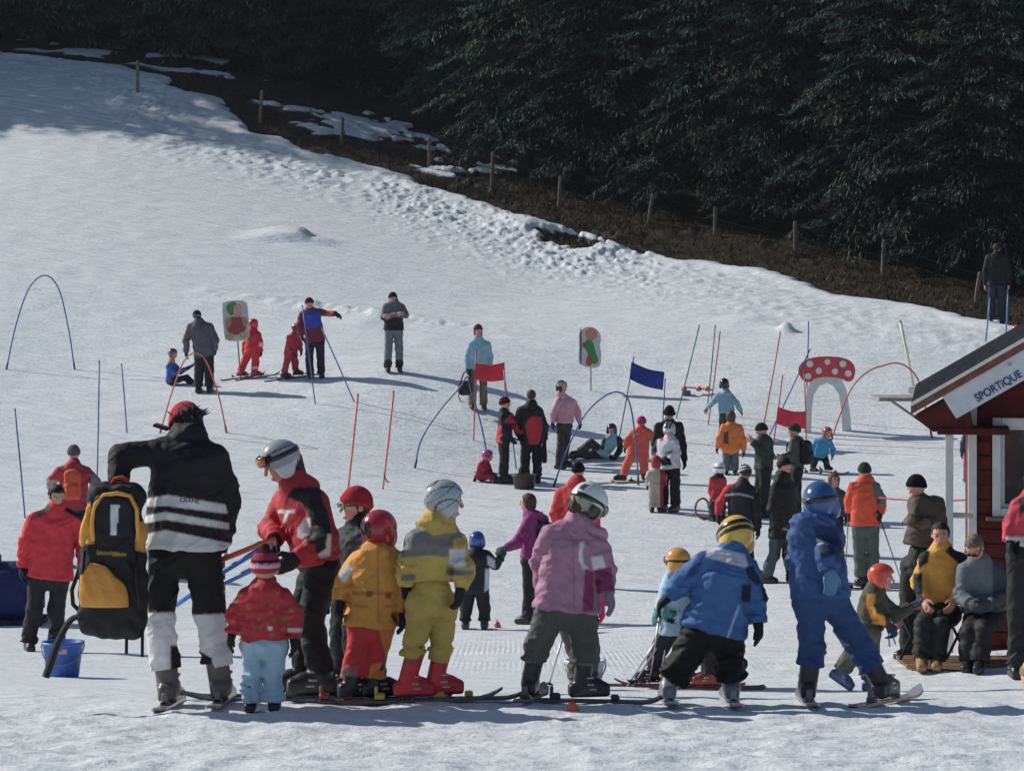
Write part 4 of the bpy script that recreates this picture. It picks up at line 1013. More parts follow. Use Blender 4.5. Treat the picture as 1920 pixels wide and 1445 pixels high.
        if hands and k in hands:
            fx, fy_ = full(hands[k][:2]); q = at(fx, fy_, D + (hands[k][2] if len(hands[k]) > 2 else w_[1] - D)); q[2] += dz; hdr = nrm(q - w_)
        core += [cone_(w_, w_ + hdr * .05 * rs, .022 * rs, .02 * rs)]
    def hand_fns(k, gr):
        w_, e_ = J['w' + k], J['e' + k]; u_ = nrm(w_ - e_)
        if hands and k in hands:
            fx, fy_ = full(hands[k][:2]); q = at(fx, fy_, D + (hands[k][2] if len(hands[k]) > 2 else w_[1] - D)); q[2] += dz; u_ = nrm(q - w_)
        inw = nrm((chest + pel) / 2 - w_); n_ = nrm(inw - u_ * (inw @ u_)); s_ = np.cross(u_, n_)
        if s_ @ fwd < 0: s_ = -s_
        L = .165 * (H / 1.75) ** .75 * bulk ** .5
        pc = w_ + u_ * L * .32
        Rm = np.stack([u_, s_, n_])
        fs = [ell_(pc, Rm, np.array([.36, .27, .16]) * L * gr), cone_(w_ - u_ * L * .12, w_ + u_ * L * .15, .17 * L * gr, .19 * L * gr)]
        for i, (o_, ln) in enumerate(((-.2, .36), (-.07, .44), (.07, .46), (.2, .42))):
            b0 = pc + u_ * L * .22 + s_ * o_ * L; b1 = b0 + u_ * ln * L * .55 + n_ * .10 * L; b2 = b1 + u_ * ln * L * .38 + n_ * .16 * L
            fs += [cone_(b0, b1, .072 * L * gr, .066 * L * gr), cone_(b1, b2, .066 * L * gr, .055 * L * gr)]
        t0 = w_ + u_ * L * .12 + s_ * .18 * L; t1 = t0 + (u_ * .28 + s_ * .22 + n_ * .12) * L; t2 = t1 + (u_ * .24 + s_ * .02 + n_ * .08) * L
        fs += [cone_(t0, t1, .085 * L * gr, .075 * L * gr), cone_(t1, t2, .075 * L * gr, .06 * L * gr)]
        return union(fs, .035 * L)
    bodyf = union([headf] + core, .03 * rs)
    if gloves is None:
        hfn = [hand_fns(k, 1.0) for k in 'ab']; old = bodyf
        bodyf = union([old] + hfn, .012)
    bodyf = union([bodyf] + eyes, .004)
    sk = SKIN if skin is None else A(skin, 1.35)
    def skincol(V):
        q = (V - hc) @ HR.T / hdm; C = np.tile(sk, (len(V), 1))
        dl = ((q[:, 0] / .13) ** 2 + ((q[:, 2] + .29) / .045) ** 2 < 1) & (q[:, 1] > .2); C[dl] = sk * [.85, .5, .5]
        for sg in (-1, 1):
            r2 = ((q[:, 0] - sg * .145) / .085) ** 2 + ((q[:, 2] - .035) / .04) ** 2
            C[(r2 < 1) & (q[:, 1] > .2)] = [.55, .53, .5]
            C[((q[:, 0] - sg * .145) ** 2 + (q[:, 2] - .035) ** 2 < .035 ** 2) & (q[:, 1] > .2)] = [.03, .025, .02]
            C[(np.abs(q[:, 0] - sg * .15) < .1) & (np.abs(q[:, 2] - .125) < .022) & (q[:, 1] > .2)] = sk * .35
        ck = (((np.abs(q[:, 0]) - .16) / .1) ** 2 + ((q[:, 2] + .14) / .1) ** 2 < 1) & (q[:, 1] > .1); C[ck] = C[ck] * [1.05, .8, .78]
        return C
    emit('body', bodyf, M_SKIN, skincol, max(.0075, h * .85))
    # ---- trousers
    tl = []
    for k in 'ab':
        p_, k_, a_ = J['p' + k], J['k' + k], J['a' + k]
        dn = nrm(a_ - k_); a2 = a_ - dn * (.03 * rs if boot == 'ski' else .0)
        tl += [cone_(p_, k_, .102 * rs * legr, .083 * rs * legr), cone_(k_, a2, .083 * rs * legr, .078 * rs * legr)]
    tl += [cone_(pa, pb, .105 * rs, .105 * rs), cone_(pel, pel + spine * .12 * H / 1.75, .12 * rs, .115 * rs)]
    tf = union(tl, .016 * rs)
    aj = np.stack([J['aa'], J['ab']]); kj = np.stack([J['ka'], J['kb']])
    def tpost(P0, d0):
        m_ = np.abs(d0) < .05; P, d = P0[m_], d0[m_]; r_ = d0.copy()
        da = np.min(np.sqrt(((P[:, None] - aj[None]) ** 2).sum(-1)), 1); dk = np.min(np.sqrt(((P[:, None] - kj[None]) ** 2).sum(-1)), 1)
        g = .7 + 1.3 * np.exp(-(da / (.16 * rs)) ** 2) + .5 * np.exp(-(dk / (.10 * rs)) ** 2)
        r_[m_] = d + fold(P, amp) * g; return r_
    tf = wrap(tf, tpost, .01)
    for k in 'ab':
        k_, a_ = J['k' + k], J['a' + k]; dn = nrm(a_ - k_); hemp = a_ - dn * ((.05 if hemup is None else hemup / (H / 1.75)) if boot == 'ski' else .005) * H / 1.75
        tf = (lambda f0, hp0, dn0, a0: wrap(f0, lambda P, d: np.where(((P - a0) ** 2).sum(1) < (.20 * rs + (hemup or 0)) ** 2, np.maximum(d, (P - hp0) @ dn0), d), 0))(tf, hemp, dn, a_)
    emit('trousers' if not suit else 'suit_trousers', tf, M_FAB, trousers, comp='trousers')
    # ---- jacket
    hemz = None
    if hem is None: hp_ = pel - spine * .03 * H
    else:
        fx, fy_ = full((anchor[0], hem)); hp_ = np.array([pel[0], pel[1], at(fx, fy_, D)[2] + dz])
        hp_ = pel + spine * ((hp_ - pel)[2] / max(.3, spine[2]))
    inn = .27
    ja = sa * (1 - inn) + sb * inn; jb = sb * (1 - inn) + sa * inn
    ha = pa * 1.05 - pb * .05 - spine * .10 * rs; hb_ = pb * 1.05 - pa * .05 - spine * .10 * rs
    jl = [cone_(ja - spine * .05 * rs, ha, .112 * rs, .115 * rs * flare), cone_(jb - spine * .05 * rs, hb_, .112 * rs, .115 * rs * flare), cone_(chest - spine * .08, pel - spine * .10 * rs, .125 * rs, .125 * rs * flare),
          cone_(sa, nk, .066 * rs, .06 * rs), cone_(sb, nk, .066 * rs, .06 * rs), cone_(nk - spine * .02, nk + (hc - nk) * .28, .078 * rs * collar, .072 * rs * collar), cone_(nk, chest - spine * .06, .08 * rs, .10 * rs)]
    torso = union(jl, .06 * rs); sl = []
    for k in 'ab':
        s_, e_, w_ = J['s' + k], J['e' + k], J['w' + k]; u_ = nrm(w_ - e_)
        sl += [cone_(s_, e_, .074 * rs * armr, .066 * rs * armr), cone_(e_, w_ - u_ * .01, .066 * rs * armr, .054 * rs * armr)]
    if hood:
        bk = -fwd if not isinstance(hood, tuple) else np.array(hood[1])
        sl += [ell_(nk + bk * .07 * rs + up * .0, np.stack([side, fwd, up]), np.array([.11, .075, .075]) * rs)]
    sleeves = union(sl, .022 * rs)
    jf = wrap(torso, lambda P, d: np.maximum(d, -((P - hp_) @ spine)), .005)
    jf = union([jf, sleeves], .014 * rs)
    ej = np.stack([J['ea'], J['eb']])
    def jpost(P0, d0):
        m_ = np.abs(d0) < .05; P, d = P0[m_], d0[m_]; r_ = d0.copy()
        de = np.min(np.sqrt(((P[:, None] - ej[None]) ** 2).sum(-1)), 1); hm = (P - hp_) @ spine
        r_[m_] = d + fold(P, amp) * (.75 + .9 * np.exp(-(de / (.1 * rs)) ** 2)) - .006 * rs * np.exp(-((hm - .02) / .018) ** 2); return r_
    jf = wrap(jf, jpost, .012)
    for k in 'ab':
        e_, w_ = J['e' + k], J['w' + k]; u_ = nrm(w_ - e_)
        jf = (lambda f0, w0, u0: wrap(f0, lambda P, d: np.where(((P - w0) ** 2).sum(1) < (.10 * rs) ** 2, np.maximum(d, (P - w0) @ u0), d), 0))(jf, w_ + u_ * .005, u_)
    emit('jacket' if not suit else 'suit_top', jf, M_FAB, jacket, comp='jacket')
    # ---- gloves and boots, each its own part
    if gloves is not None:
        for k in 'ab': emit('glove', hand_fns(k, 1.22), M_FAB, gloves if isinstance(gloves, str) else gloves[k], max(.007, h * .75))
    for k in 'ab':
        k_, a_ = J['k' + k], J['a' + k]; dn = nrm(a_ - k_); fd = ends[k]
        fs = np.cross(up, fd); fu = up
        if k in air: fu = -dn; fs = np.cross(fu, fd)
        Rm = np.stack([fs, fd, fu]); q = (H / 1.75) ** .72 * bulk ** .4
        sole = a_ - fu * anh
        if boot == 'ski':
            fl = [cone_(a_ + fd * .005, a_ - dn * .25 * q + fd * .015, .064 * q, .070 * q), box_(sole + fu * .052 * q + fd * .065 * q, Rm, np.array([.052, .155, .052]) * q, .03 * q), ell_(sole + fu * .075 * q + fd * .09 * q, Rm, np.array([.055, .10, .07]) * q)]
        else:
            fl = [cone_(a_, a_ - dn * .13 * q, .056 * q, .062 * q), box_(sole + fu * .042 * q + fd * .055 * q, Rm, np.array([.048, .135, .042]) * q, .032 * q), ell_(sole + fu * .06 * q + fd * .07 * q, Rm, np.array([.047, .09, .055]) * q)]
        bf = clip_(union(fl, .025 * q), sole, -fu)
        bc = A(boots)
        def bootcol(V, bc=bc, sole=sole, fu=fu, fd=fd, q=q):
            hh = (V - sole) @ fu / q; ff = (V - sole) @ fd / q; C = np.tile(bc, (len(V), 1))
            C[hh < .022] *= .45
            if boot == 'ski':
                C[(hh > .235) & (hh < .275)] = bc * .45 + .06; C[(hh > .305)] = bc * .5
                C[(ff > .09) & (hh > .05) & (hh < .11)] *= .72
            return C
        bo = emit('boot', bf, M_BOOT, bootcol, max(.008, h * .8))
        if boot == 'ski' and D < 26 and bo is not None:
            for i, (uu, ff, rr) in enumerate(((.145, .062, .07), (.095, .072, .066), (.06, .13, .056))):
                m = MB(); cc = sole + fu * uu * q + fd * ff * q * .4
                m.box(tuple(cc + fd * rr * .55 * q), (.062 * q, .028 * q, .008 * q), (.45, .45, .45), Matrix(np.stack([fs, fd, fu]).T.tolist()), .003)
                m.build('buckle', M_METAL, bo, base)
        if skis and k not in skis.get('off', ''):
            dv = skis.get('dir', yaw); dv = dv[0 if k == 'a' else 1] if isinstance(dv, tuple) else dv; r_ = math.radians(dv)
            make_ski(e, base, tuple(sole - up * skih * .95), (math.sin(r_), -math.cos(r_)), skis.get('L', H * .85), .075, A(skis.get('col', '3a3f4a')), bind=A(skis.get('bind', '2a2a2e')))
    # ---- headwear
    ht = head[0]; hcol = head[1]
    def local(V): return (V - hc) @ HR.T / hdm
    hpaint = head[2] if len(head) > 2 else None
    def hatcol(V):
        C = np.tile(A(hcol), (len(V), 1)); q = local(V)
        if hpaint:
            for fn_, cc in hpaint: C[fn_(q)] = A(cc)
        return C
    def hpost(fn, g): return wrap(fn, lambda P, d: g((P - hc) @ HR.T / hdm, d, P), .01)
    if ht == 'helmet':
        shell = hell(0, -.03, .12, .435, .52, .47)
        ear = union([hell(.33, .0, -.12, .14, .24, .26), hell(-.33, .0, -.12, .14, .24, .26)], .01)
        hfn = union([shell, ear], .06 * hdm)
        def cut(q, d, P):
            face = np.maximum(np.maximum(.10 - q[:, 1], q[:, 2] - .20), np.abs(q[:, 0]) - .30) * hdm
            mid_ = np.maximum(q[:, 2] + .13 - .25 * (q[:, 1] + .4), np.abs(q[:, 0]) - .25) * hdm
            return np.maximum(np.maximum(d, -face), -(np.maximum(-.1 * hdm - q[:, 1] * 0, np.minimum(mid_, 1) * 0 + (-.40 - q[:, 2]) * -1 * 0 - 1)) if False else (-.36 - q[:, 2]) * hdm)
        emit('helmet', hpost(hfn, cut), M_GLOSS, hatcol, max(.0075, h * .75))
    elif ht in ('beanie', 'cap', 'pom', 'brim', 'headband'):
        tall = .47 if ht != 'brim' else .56
        hfn = hell(0, -.03, .13, .395, .47, tall)
        def cut(q, d, P):
            pl = .03 + .27 * q[:, 1] - q[:, 2]
            cuff = np.exp(-((pl + .10) / .08) ** 2) * .03 * hdm * (ht in ('beanie', 'pom'))
            rib = .004 * np.sin(np.arctan2(q[:, 0], q[:, 1]) * 26) * (ht in ('beanie', 'pom'))
            d = np.maximum(d - cuff + rib * .5, pl * hdm)
            if ht == 'headband': d = np.maximum(d, (q[:, 2] - .34 - .2 * q[:, 1]) * hdm)
            return d
        hfn = hpost(hfn, cut); parts_ = [hfn]
        if ht == 'cap': parts_.append(ell_(HP_(0, .52, .17), HR, np.array([.26, .26, .035]) * hdm))
        if ht == 'pom': parts_.append(hell(0, -.05, .62, .13, .13, .12))
        if ht == 'brim': parts_.append(ell_(HP_(0, 0, .10), HR, np.array([.55, .60, .045]) * hdm))
        emit({'beanie': 'knit_hat', 'pom': 'knit_hat', 'cap': 'cap', 'brim': 'brimmed_hat', 'headband': 'headband'}[ht], union(parts_, .03 * hdm), M_KNIT if ht != 'cap' else M_FAB, hatcol, max(.0075, h * .75))
    elif ht == 'hood':
        hfn = union([hell(0, -.06, .10, .42, .48, .48), hell(0, -.05, -.25, .36, .40, .35)], .1 * hdm)
        def cut(q, d, P): return np.maximum(d, -(np.maximum(np.maximum(.12 - q[:, 1], np.abs(q[:, 2] + .05) - .36), np.abs(q[:, 0]) - .27)) * hdm)
        emit('hood', hpost(hfn, cut), M_FAB, hatcol, max(.0075, h * .75))
    if hair or ht == 'hair':
        hc_, ln = hair if hair else (hcol, head[2] if len(head) > 2 else 0)
        fl = [hell(0, -.07, .13, .375, .43, .415)]
        if ln: fl += [cone_(HP_(0, -.25, -.05), HP_(0, -.30, -.05 - ln), .30 * hdm, .2 * hdm), cone_(HP_(.26, -.05, 0), HP_(.26, -.08, -.1 - ln * .7), .13 * hdm, .10 * hdm), cone_(HP_(-.26, -.05, 0), HP_(-.26, -.08, -.1 - ln * .7), .13 * hdm, .10 * hdm)]
        def cut(q, d, P):
            d = d + .018 * hdm * np.sin(np.arctan2(q[:, 0], q[:, 1]) * 17 + 5 * q[:, 2]) + .012 * hdm * np.sin(q[:, 0] * 41 + q[:, 1] * 37)
            return np.maximum(d, -np.maximum(np.maximum(.13 - q[:, 1], q[:, 2] - .27), np.abs(q[:, 0]) - .5) * hdm)
        emit('hair', hpost(union(fl, .06 * hdm), cut), M_HAIR, (lambda V: np.tile(A(hc_), (len(V), 1))), max(.0075, h * .75))
    if goggles:
        lens, frame, gu = goggles[:3]
        def gcol(V):
            q = local(V); C = np.tile(A(frame), (len(V), 1)); f2 = q[:, 1] * math.cos(gu * 1.2) ; m = (np.abs(q[:, 0]) < .27) & (np.abs(q[:, 2] - gu - .03) < .085) & (q[:, 1] > .38); C[m] = A(lens); return C
        band = hell(0, -.03, .12, .455, .545, .49)
        def bcut(q, d, P):
            b_ = np.maximum(d, (np.abs(q[:, 2] - gu - .03 + .10 * (q[:, 1] < .2) * 0) - .065) * hdm)
            return np.maximum(b_, (-q[:, 1] - .55) * hdm)
        gl = union([hpost(band, bcut), hpost(hell(0, .10, gu + .03, .36, .50, .30), lambda q, d, P: np.maximum(np.maximum(d, (np.abs(q[:, 2] - gu - .03) - .135) * hdm), (.22 - q[:, 1]) * hdm))], .02 * hdm)
        emit('goggles', gl, M_GLOSS, gcol, max(.0065, h * .7))
    if shades:
        m = MB(); Rm = Matrix(HR.T.tolist())
        for sg in (-1, 1): m.box(tuple(HP_(sg * .15, .44, .04)), (.11 * hdm, .02 * hdm, .065 * hdm), (.015, .015, .018), Rm, .01 * hdm * 2)
        m.box(tuple(HP_(0, .45, .06)), (.06 * hdm, .015 * hdm, .015 * hdm), (.015, .015, .018), Rm)
        for sg in (-1, 1): m.box(tuple(HP_(sg * .31, .2, .06)), (.015 * hdm, .25 * hdm, .018 * hdm), (.015, .015, .018), Rm)
        m.build('sunglasses', M_GLOSS, e, base)
    if pack:
        bk = nrm(np.cross(spine, nrm(sb - sa))); 
        if bk @ fwd > 0: bk = -bk
        pr = nrm(np.cross(bk, spine)); Rm = np.stack([pr, bk, spine]); pc = chest * .62 + pel * .38 + bk * .19 * rs * pack.get('off', 1)
        sz = np.array(pack.get('size', (.15, .09, .22))) * rs
        pf = wrap(union([box_(pc, Rm, sz, .05 * rs), box_(pc + bk * sz[1] * .8 - spine * sz[2] * .35, Rm, sz * [.75, .6, .5], .035 * rs), ell_(pc + spine * sz[2] * .9, Rm, sz * [.9, 1.05, .3])], .03 * rs), lambda P, d: d + fold(P, amp * .6), .01)
        po = emit('backpack', pf, M_FAB, pack['col'])
        for sg in (-1, 1):
            s0 = chest + pr * sg * .09 * rs
            m = MB(); m.tube([tuple(pc + pr * sg * sz[0] * .5 + spine * sz[2] * .8), tuple(s0 + spine * .105 * rs - bk * .0), tuple(s0 - bk * .145 * rs - spine * .03 * rs), tuple(s0 - bk * .15 * rs - spine * .16 * rs)], .016 * rs, A(pack.get('strap', '151518')), 6)
            m.build('shoulder_strap', M_FAB, po, base, True)
    return dict(J=J, D=D, base=base, e=e, rs=rs, dz=dz, full=full)
def ski_pole(hand, tip, label, col='9aa0a8', r=.009, grip='1a1a1c', group=None, planted=True):
    a = Vector(hand); b = Vector(tip)
    if planted: b.z = surf(b.x, b.y) - .02
    d = (b - a).normalized(); e = thing('ski_pole', label, 'ski pole', tuple(b), group); bb = np.array(b)
    MB().tube([a, b], [r, r * .6], A(col), 8).build('shaft', M_METAL, e, bb, True)
    MB().tube([a - d * .10, a - d * .06, a + d * .02, a + d * .05], [r * 1.6, r * 2, r * 1.8, r * 1.2], A(grip), 8).build('grip', M_PLAST, e, bb, True)
    MB().lathe(tuple(b - d * .07), [(0, 0), (.035, .003), (.04, .008), (.012, .02), (0, .02)], A('202124'), 10, -d).build('basket', M_PLAST, e, bb, True)
def cpt(crop, p, D):
    ox, oy, sc = CROPS[crop]; return at(ox + p[0] / sc, oy + p[1] / sc, D)
# ------------------------------------------------------------------ the front row
FD = 16.4
P1 = person('ski instructor bending forward in black jacket with white bands, seen from behind', 'c1', (790, 1262), D=FD, yaw=180, H=1.72, hpitch=45, hyaw=215,
    J=dict(hd=(768,105,.16), nk=(772,160,.13), sa=(640,215,0), ea=(488,240,-.05), wa=(490,345,-.12), sb=(885,240,.02), eb=(950,425,.10), wb=(915,590,.30), pa=(675,655,0), pb=(832,655,0), ka=(655,890,.02), kb=(862,890,.02), aa=(690,1200,-.0), ab=(905,1200,0)),
    jacket='17171b', trousers='141416', boots='57524c', gloves='101012', head=('beanie', 'b8242c', [(lambda q: q[:, 2] < .12, '2a1c26')]), hair=('141210', .12), bulk=1.02, hem=612, flare=1.05, armr=.94, collar=1.22, hood=(1, (.1, -1, .3)), legr=1.0, hemup=.10,
    paint=[('jacket', [(575,412),(690,392),(925,432),(935,470),(690,438),(575,440)], 'd4d2cc'), ('jacket', [(570,482),(680,462),(940,508),(940,535),(680,494),(570,512)], 'd4d2cc'), ('jacket', [(560,562),(680,536),(950,592),(950,660),(560,640)], 'd4d2cc'),
           ('trousers', [(560,880),(740,872),(740,1010),(700,1010),(700,1190),(560,1190)], 'cdcbc4'), ('trousers', [(785,885),(960,878),(970,1190),(890,1190),(870,1060),(822,1035)], 'cdcbc4'), ('trousers', (560,590,608,880), 'cdcbc4')],
    skis=dict(dir=180, L=1.15, col='8a8478', bind='45454a'))
# visor of the headband cap
hc = P1['J']['hd']; m = MB(); m.box((hc[0] - .145, hc[1] - .0, hc[2] - .012), (.045, .07, .009), A('3a2030'), Matrix.Rotation(.3, 3, 'Y'), .008); m.build('cap_visor', M_FAB, P1['e'], P1['base'])
# spiky hair above the headband
rr = random.Random(4); hb_ = MB()
for i in range(34):
    a = rr.uniform(-2.6, 2.6); r_ = rr.uniform(.03, .115); p = Vector((hc[0] + r_ * math.cos(a), hc[1] + r_ * math.sin(a), hc[2] + .105 - r_ * .45)); q = p + Vector((.3 * (p.x - hc[0]) + rr.uniform(-.02, .03), rr.uniform(-.03, .03), rr.uniform(.012, .035)))
    hb_.tube([p, p.lerp(q, .6), q], [.006, .004, .001], A('141210'), 5, False)
hb_.build('hair_tuft', M_HAIR, P1['e'], P1['base'], True)['kind'] = 'stuff'
# lettering on the jacket's upper white band
V, Fc = text_mesh('CRANE', .034, .0008); wx = max(v.x for v in V); q = cpt('c1', (752, 428), FD)
MB().add([Vector((q[0] + v.x, q[1] - .172 - v.z, q[2] + v.y - .10 * v.x)) for v in V], Fc, (.03, .03, .03)).build('jacket_lettering', M_FAB, P1['e'], P1['base'])

P2 = person('woman instructor in silver helmet and red and black jacket leaning over the toddler', 'c2', (410, 1205), D=16.9, yaw=-70, H=1.68, hyaw=-72, hpitch=22,
    J=dict(hd=(278,232,0), nk=(345,335,.0), sa=(420,392,-.13), sb=(295,385,.17), ea=(462,545,-.22), wa=(345,618,-.30), eb=(235,500,.16), wb=(255,545,-.02), pa=(452,655,-.08), pb=(425,650,.09), ka=(400,875,-.12), kb=(365,860,.08), aa=(450,1120,-.10), ab=(390,1100,.12)),
    jacket='a8202a', trousers='17171a', boots='2a2b2e', gloves='241c1e', head=('helmet', '8f9298', [(lambda q: (np.abs(q[:, 0]) > .33) & (q[:, 2] < -.02), 'b9b9bb'), (lambda q: np.abs(q[:, 2] - .3 - .25 * np.abs(q[:, 0])) < .015, '3a3a40')]), goggles=('c07a20', '2a1a1c', .20), bulk=.97, hem=640,
    hair=('3a2a18', .35), hood=(1, (.8, .3, 0)), hands=dict(a=(262,668,-.34), b=(248,600,-.06)), legr=.98,
    paint=[('jacket', [(330,330),(440,330),(470,420),(490,540),(470,600),(390,600),(380,520),(395,450),(360,390),(300,370)], '1d1c20'), ('jacket', [(372,455),(398,455),(400,520),(380,545),(345,535),(345,500)], 'b9b2ac'), ('jacket', [(265,423),(335,423),(335,437),(306,437),(300,475),(285,475),(295,437),(265,437)], 'd2c8c0'), ('jacket', [(468,520),(486,520),(480,610),(440,625),(430,605),(462,580)], 'b9b2ac'), ('jacket', [(440,335),(490,400),(520,450),(530,620),(486,600),(490,480),(450,390)], '8f1a24'), ('jacket', (300,560,420,660), 'a8202a')],
    skis=dict(dir=-88, L=1.5, col='4a4c52', bind='38383c'), fa=-80, fb=-85)
P3 = person('toddler in red patterned jacket, light blue jeans and pink knitted hat, seen from behind', 'c2', (205, 1290), D=15.9, yaw=180, H=.93, hd=.20, bulk=1.08,
    J=dict(hd=(213,705,.0), nk=(213,790,0), sa=(143,822,0), sb=(285,822,0), ea=(95,890,.0), wa=(78,965,-.02), eb=(325,890,0), wb=(330,985,-.02), pa=(165,1015,0), pb=(252,1015,0), ka=(158,1120,0), kb=(248,1120,0), aa=(150,1240,0), ab=(250,1245,0)),
    jacket='a51d2c', trousers='8fa9bb', boots='1c1b1f', gloves='1a1a20', boot='snow', hem=992, flare=1.05, legr=.82, armr=1.0, hood=True, wr=1.5,
    head=('pom', '9c2a4a', [(lambda q: np.abs(q[:, 2] - .12) < .05, 'c9a0a8'), (lambda q: np.abs(q[:, 2] - .26) < .045, '2a1a20'), (lambda q: (np.abs(q[:, 2] - .19) < .03) & (np.sin(np.arctan2(q[:, 0], q[:, 1]) * 12) > 0), 'd06a9a'), (lambda q: q[:, 2] > .48, '3a1a18')]),
    paint=[('jacket', (305,945,365,962), 'b8a8a0'), ('jacket', ell(233,945,11,9), 'd8d0cc')] + [('jacket', ell(rr.uniform(60,350), rr.uniform(800,985), rr.uniform(6,14), rr.uniform(5,10), 8), rr.choice(('7a3a1c','5a4a20','c04a3a','8a5a2a'))) for i in range(46)])
P4 = person('boy in red woolly hat and sunglasses standing behind the child in yellow-orange', 'c2', (560, 1215), D=18.6, yaw=-60, H=1.30, hyaw=-65,
    J=dict(hd=(585,455,0), nk=(600,535,0), sa=(545,575), sb=(650,575)), jacket='1d1c22', trousers='17171b', head=('beanie', 'a8242e'), shades=True, hair=('3a2418', 0))
P5 = person('child in yellow-orange jacket and red trousers with dark red helmet', 'c2', (610, 1225), D=16.5, yaw=160, H=1.22, hyaw=150,
    J=dict(hd=(683,520,.02), nk=(680,600,0), sa=(598,640,0), sb=(752,640,0), ea=(537,735,.02), wa=(522,800,-.02), eb=(783,745,.0), wb=(782,845,-.02), pa=(612,900,0), pb=(692,900,.02), ka=(592,1020,-.02), kb=(668,1020,.02), aa=(560,1150,0), ab=(655,1155,0)),
    jacket='c88620', trousers='b8202a', boots='26262a', gloves='1d1c20', bulk=1.04, hem=900, flare=1.15, legr=.86, hood=True, head=('helmet', '9c1a24', [(lambda q: (q[:, 0] > -.05) & (q[:, 1] < .1) & (q[:, 2] < .3) & (q[:, 2] > -.1), '1a1214')]),
    paint=[('jacket', [(512,702),(548,650),(575,668),(540,728)], 'd8d8d8'), ('jacket', (570,762,740,776), 'a8641c'), ('jacket', [(672,600),(678,600),(682,890),(674,890)], 'a06a1a'), ('jacket', [(575,815),(640,822),(640,829),(575,822)], 'a06a1a'), ('jacket', [(700,822),(760,815),(760,822),(700,829)], 'a06a1a'), ('jacket', (628,760,652,784), '7a4a3c'), ('jacket', (706,765,730,790), 'a03a24'), ('jacket', (490,795,550,830), 'b84a20'), ('jacket', (770,830,810,860), 'b84a20'),
           ('trousers', [(672,885),(760,885),(760,1040),(712,1040),(690,960)], 'c9761c'), ('trousers', [(645,1062),(705,1050),(705,1180),(630,1180)], 'c9761c'), ('trousers', (524,1072,590,1135), '7a5a50')],
    skis=dict(dir=95, L=.82, col='4a3c40', bind='8a2a2a'), fa=110, fb=110)
P6 = person('child in yellow and grey overall with silver patterned helmet and red ski boots', 'c2', (865, 1240), D=16.4, yaw=125, H=1.24, hyaw=112,
    J=dict(hd=(950,425,0), nk=(925,505,0), sa=(835,585,-.05), sb=(990,590,.05), ea=(795,690,-.02), wa=(792,760,.0), eb=(1025,690,-.05), wb=(1015,775,-.10), pa=(852,840,-.03), pb=(940,840,.03), ka=(832,985,-.03), kb=(938,985,.03), aa=(788,1150,-.02), ab=(905,1150,.03)),
    jacket='b89a3c', trousers='b3963c', boots='c8181e', gloves='1c1c20', bulk=1.02, hem=740, hood=True, suit=True, wr=1.6, legr=.92, hemup=.125,
    head=('helmet', '9aa0a4', [(lambda q: np.abs(np.sin(q[:, 0] * 9 + q[:, 2] * 7)) < .16, '23262c'), (lambda q: np.abs(np.sin(q[:, 1] * 6 - q[:, 2] * 9)) < .10, '2c3038')]),
    paint=[('jacket', [(770,560),(830,500),(1000,520),(1060,640),(960,650),(900,640),(770,650)], '6b6b68'), ('jacket', [(830,470),(990,470),(1000,545),(905,560),(840,520)], 'b0943c'), ('jacket', [(985,575),(1060,575),(1070,690),(985,690)], 'b89a3c'), ('jacket', (968,615,1036,690), 'd3d6da'), ('jacket', (955,700,1070,722), '6b6b68'), ('jacket', (770,720,830,745), '6b6b68')],
    skis=dict(dir=92, L=.95, col='4a3a3c', bind='a88a2a'), fa=100, fb=100, hands=dict(b=(1005,860,-.1)))
P7 = person('child in pink jacket and grey trousers with white helmet, looking down', 'c3', (620, 1222), D=16.4, yaw=150, H=1.24, hyaw=125, hpitch=30,
    J=dict(hd=(785,190,.05), nk=(735,285,.03), sa=(590,350,-.02), sb=(830,355,.04), ea=(535,490,.06), wa=(545,610,.16), eb=(872,525,.0), wb=(892,650,-.07), pa=(585,760,-.02), pb=(755,760,.02), ka=(520,930,-.05), kb=(765,930,.02), aa=(480,1120,-.03), ab=(745,1125,.02)),
    jacket='a07088', trousers='4c4e48', boots='2c2d2f', gloves='77687c', bulk=.98, hem=735, flare=1.08, wr=1.4, legr=1.05, hemup=.12,
    head=('helmet', 'c9ccd0', [(lambda q: (np.abs(q[:, 2] - .30) < .10) & (np.abs(np.abs(q[:, 0]) - .16) < .07), '3a3f4a'), (lambda q: (q[:, 2] < -.02), '2a241e'), (lambda q: (q[:, 2] < .03) & (q[:, 1] < -.2), '8a8a72')]), goggles=('5a3a1c', '1c1814', .04), hair=('4a3820', .15),
    paint=[('jacket', [(742,385),(772,375),(755,430),(760,490),(790,520),(760,525),(735,470)], 'cfc6cc'), ('jacket', [(770,520),(815,540),(815,745),(755,745)], '7c2a56'), ('jacket', [(800,460),(860,450),(878,515),(812,528)], 'd0d2d8'), ('jacket', [(815,528),(905,510),(925,640),(830,650)], '7c2a56'), ('jacket', [(585,362),(830,372),(830,379),(585,369)], '7c4c68'), ('jacket', [(706,380),(712,380),(716,730),(708,730)], '865672'), ('trousers', (430,1000,490,1030), '6b6c68'), ('trousers', (730,1015,815,1050), '6b6c68')],
    skis=dict(dir=(170, 95), L=.85, col='30323a', bind='3a3a3c'), fa=172, fb=100, hands=dict(b=(925,780,-.08)))
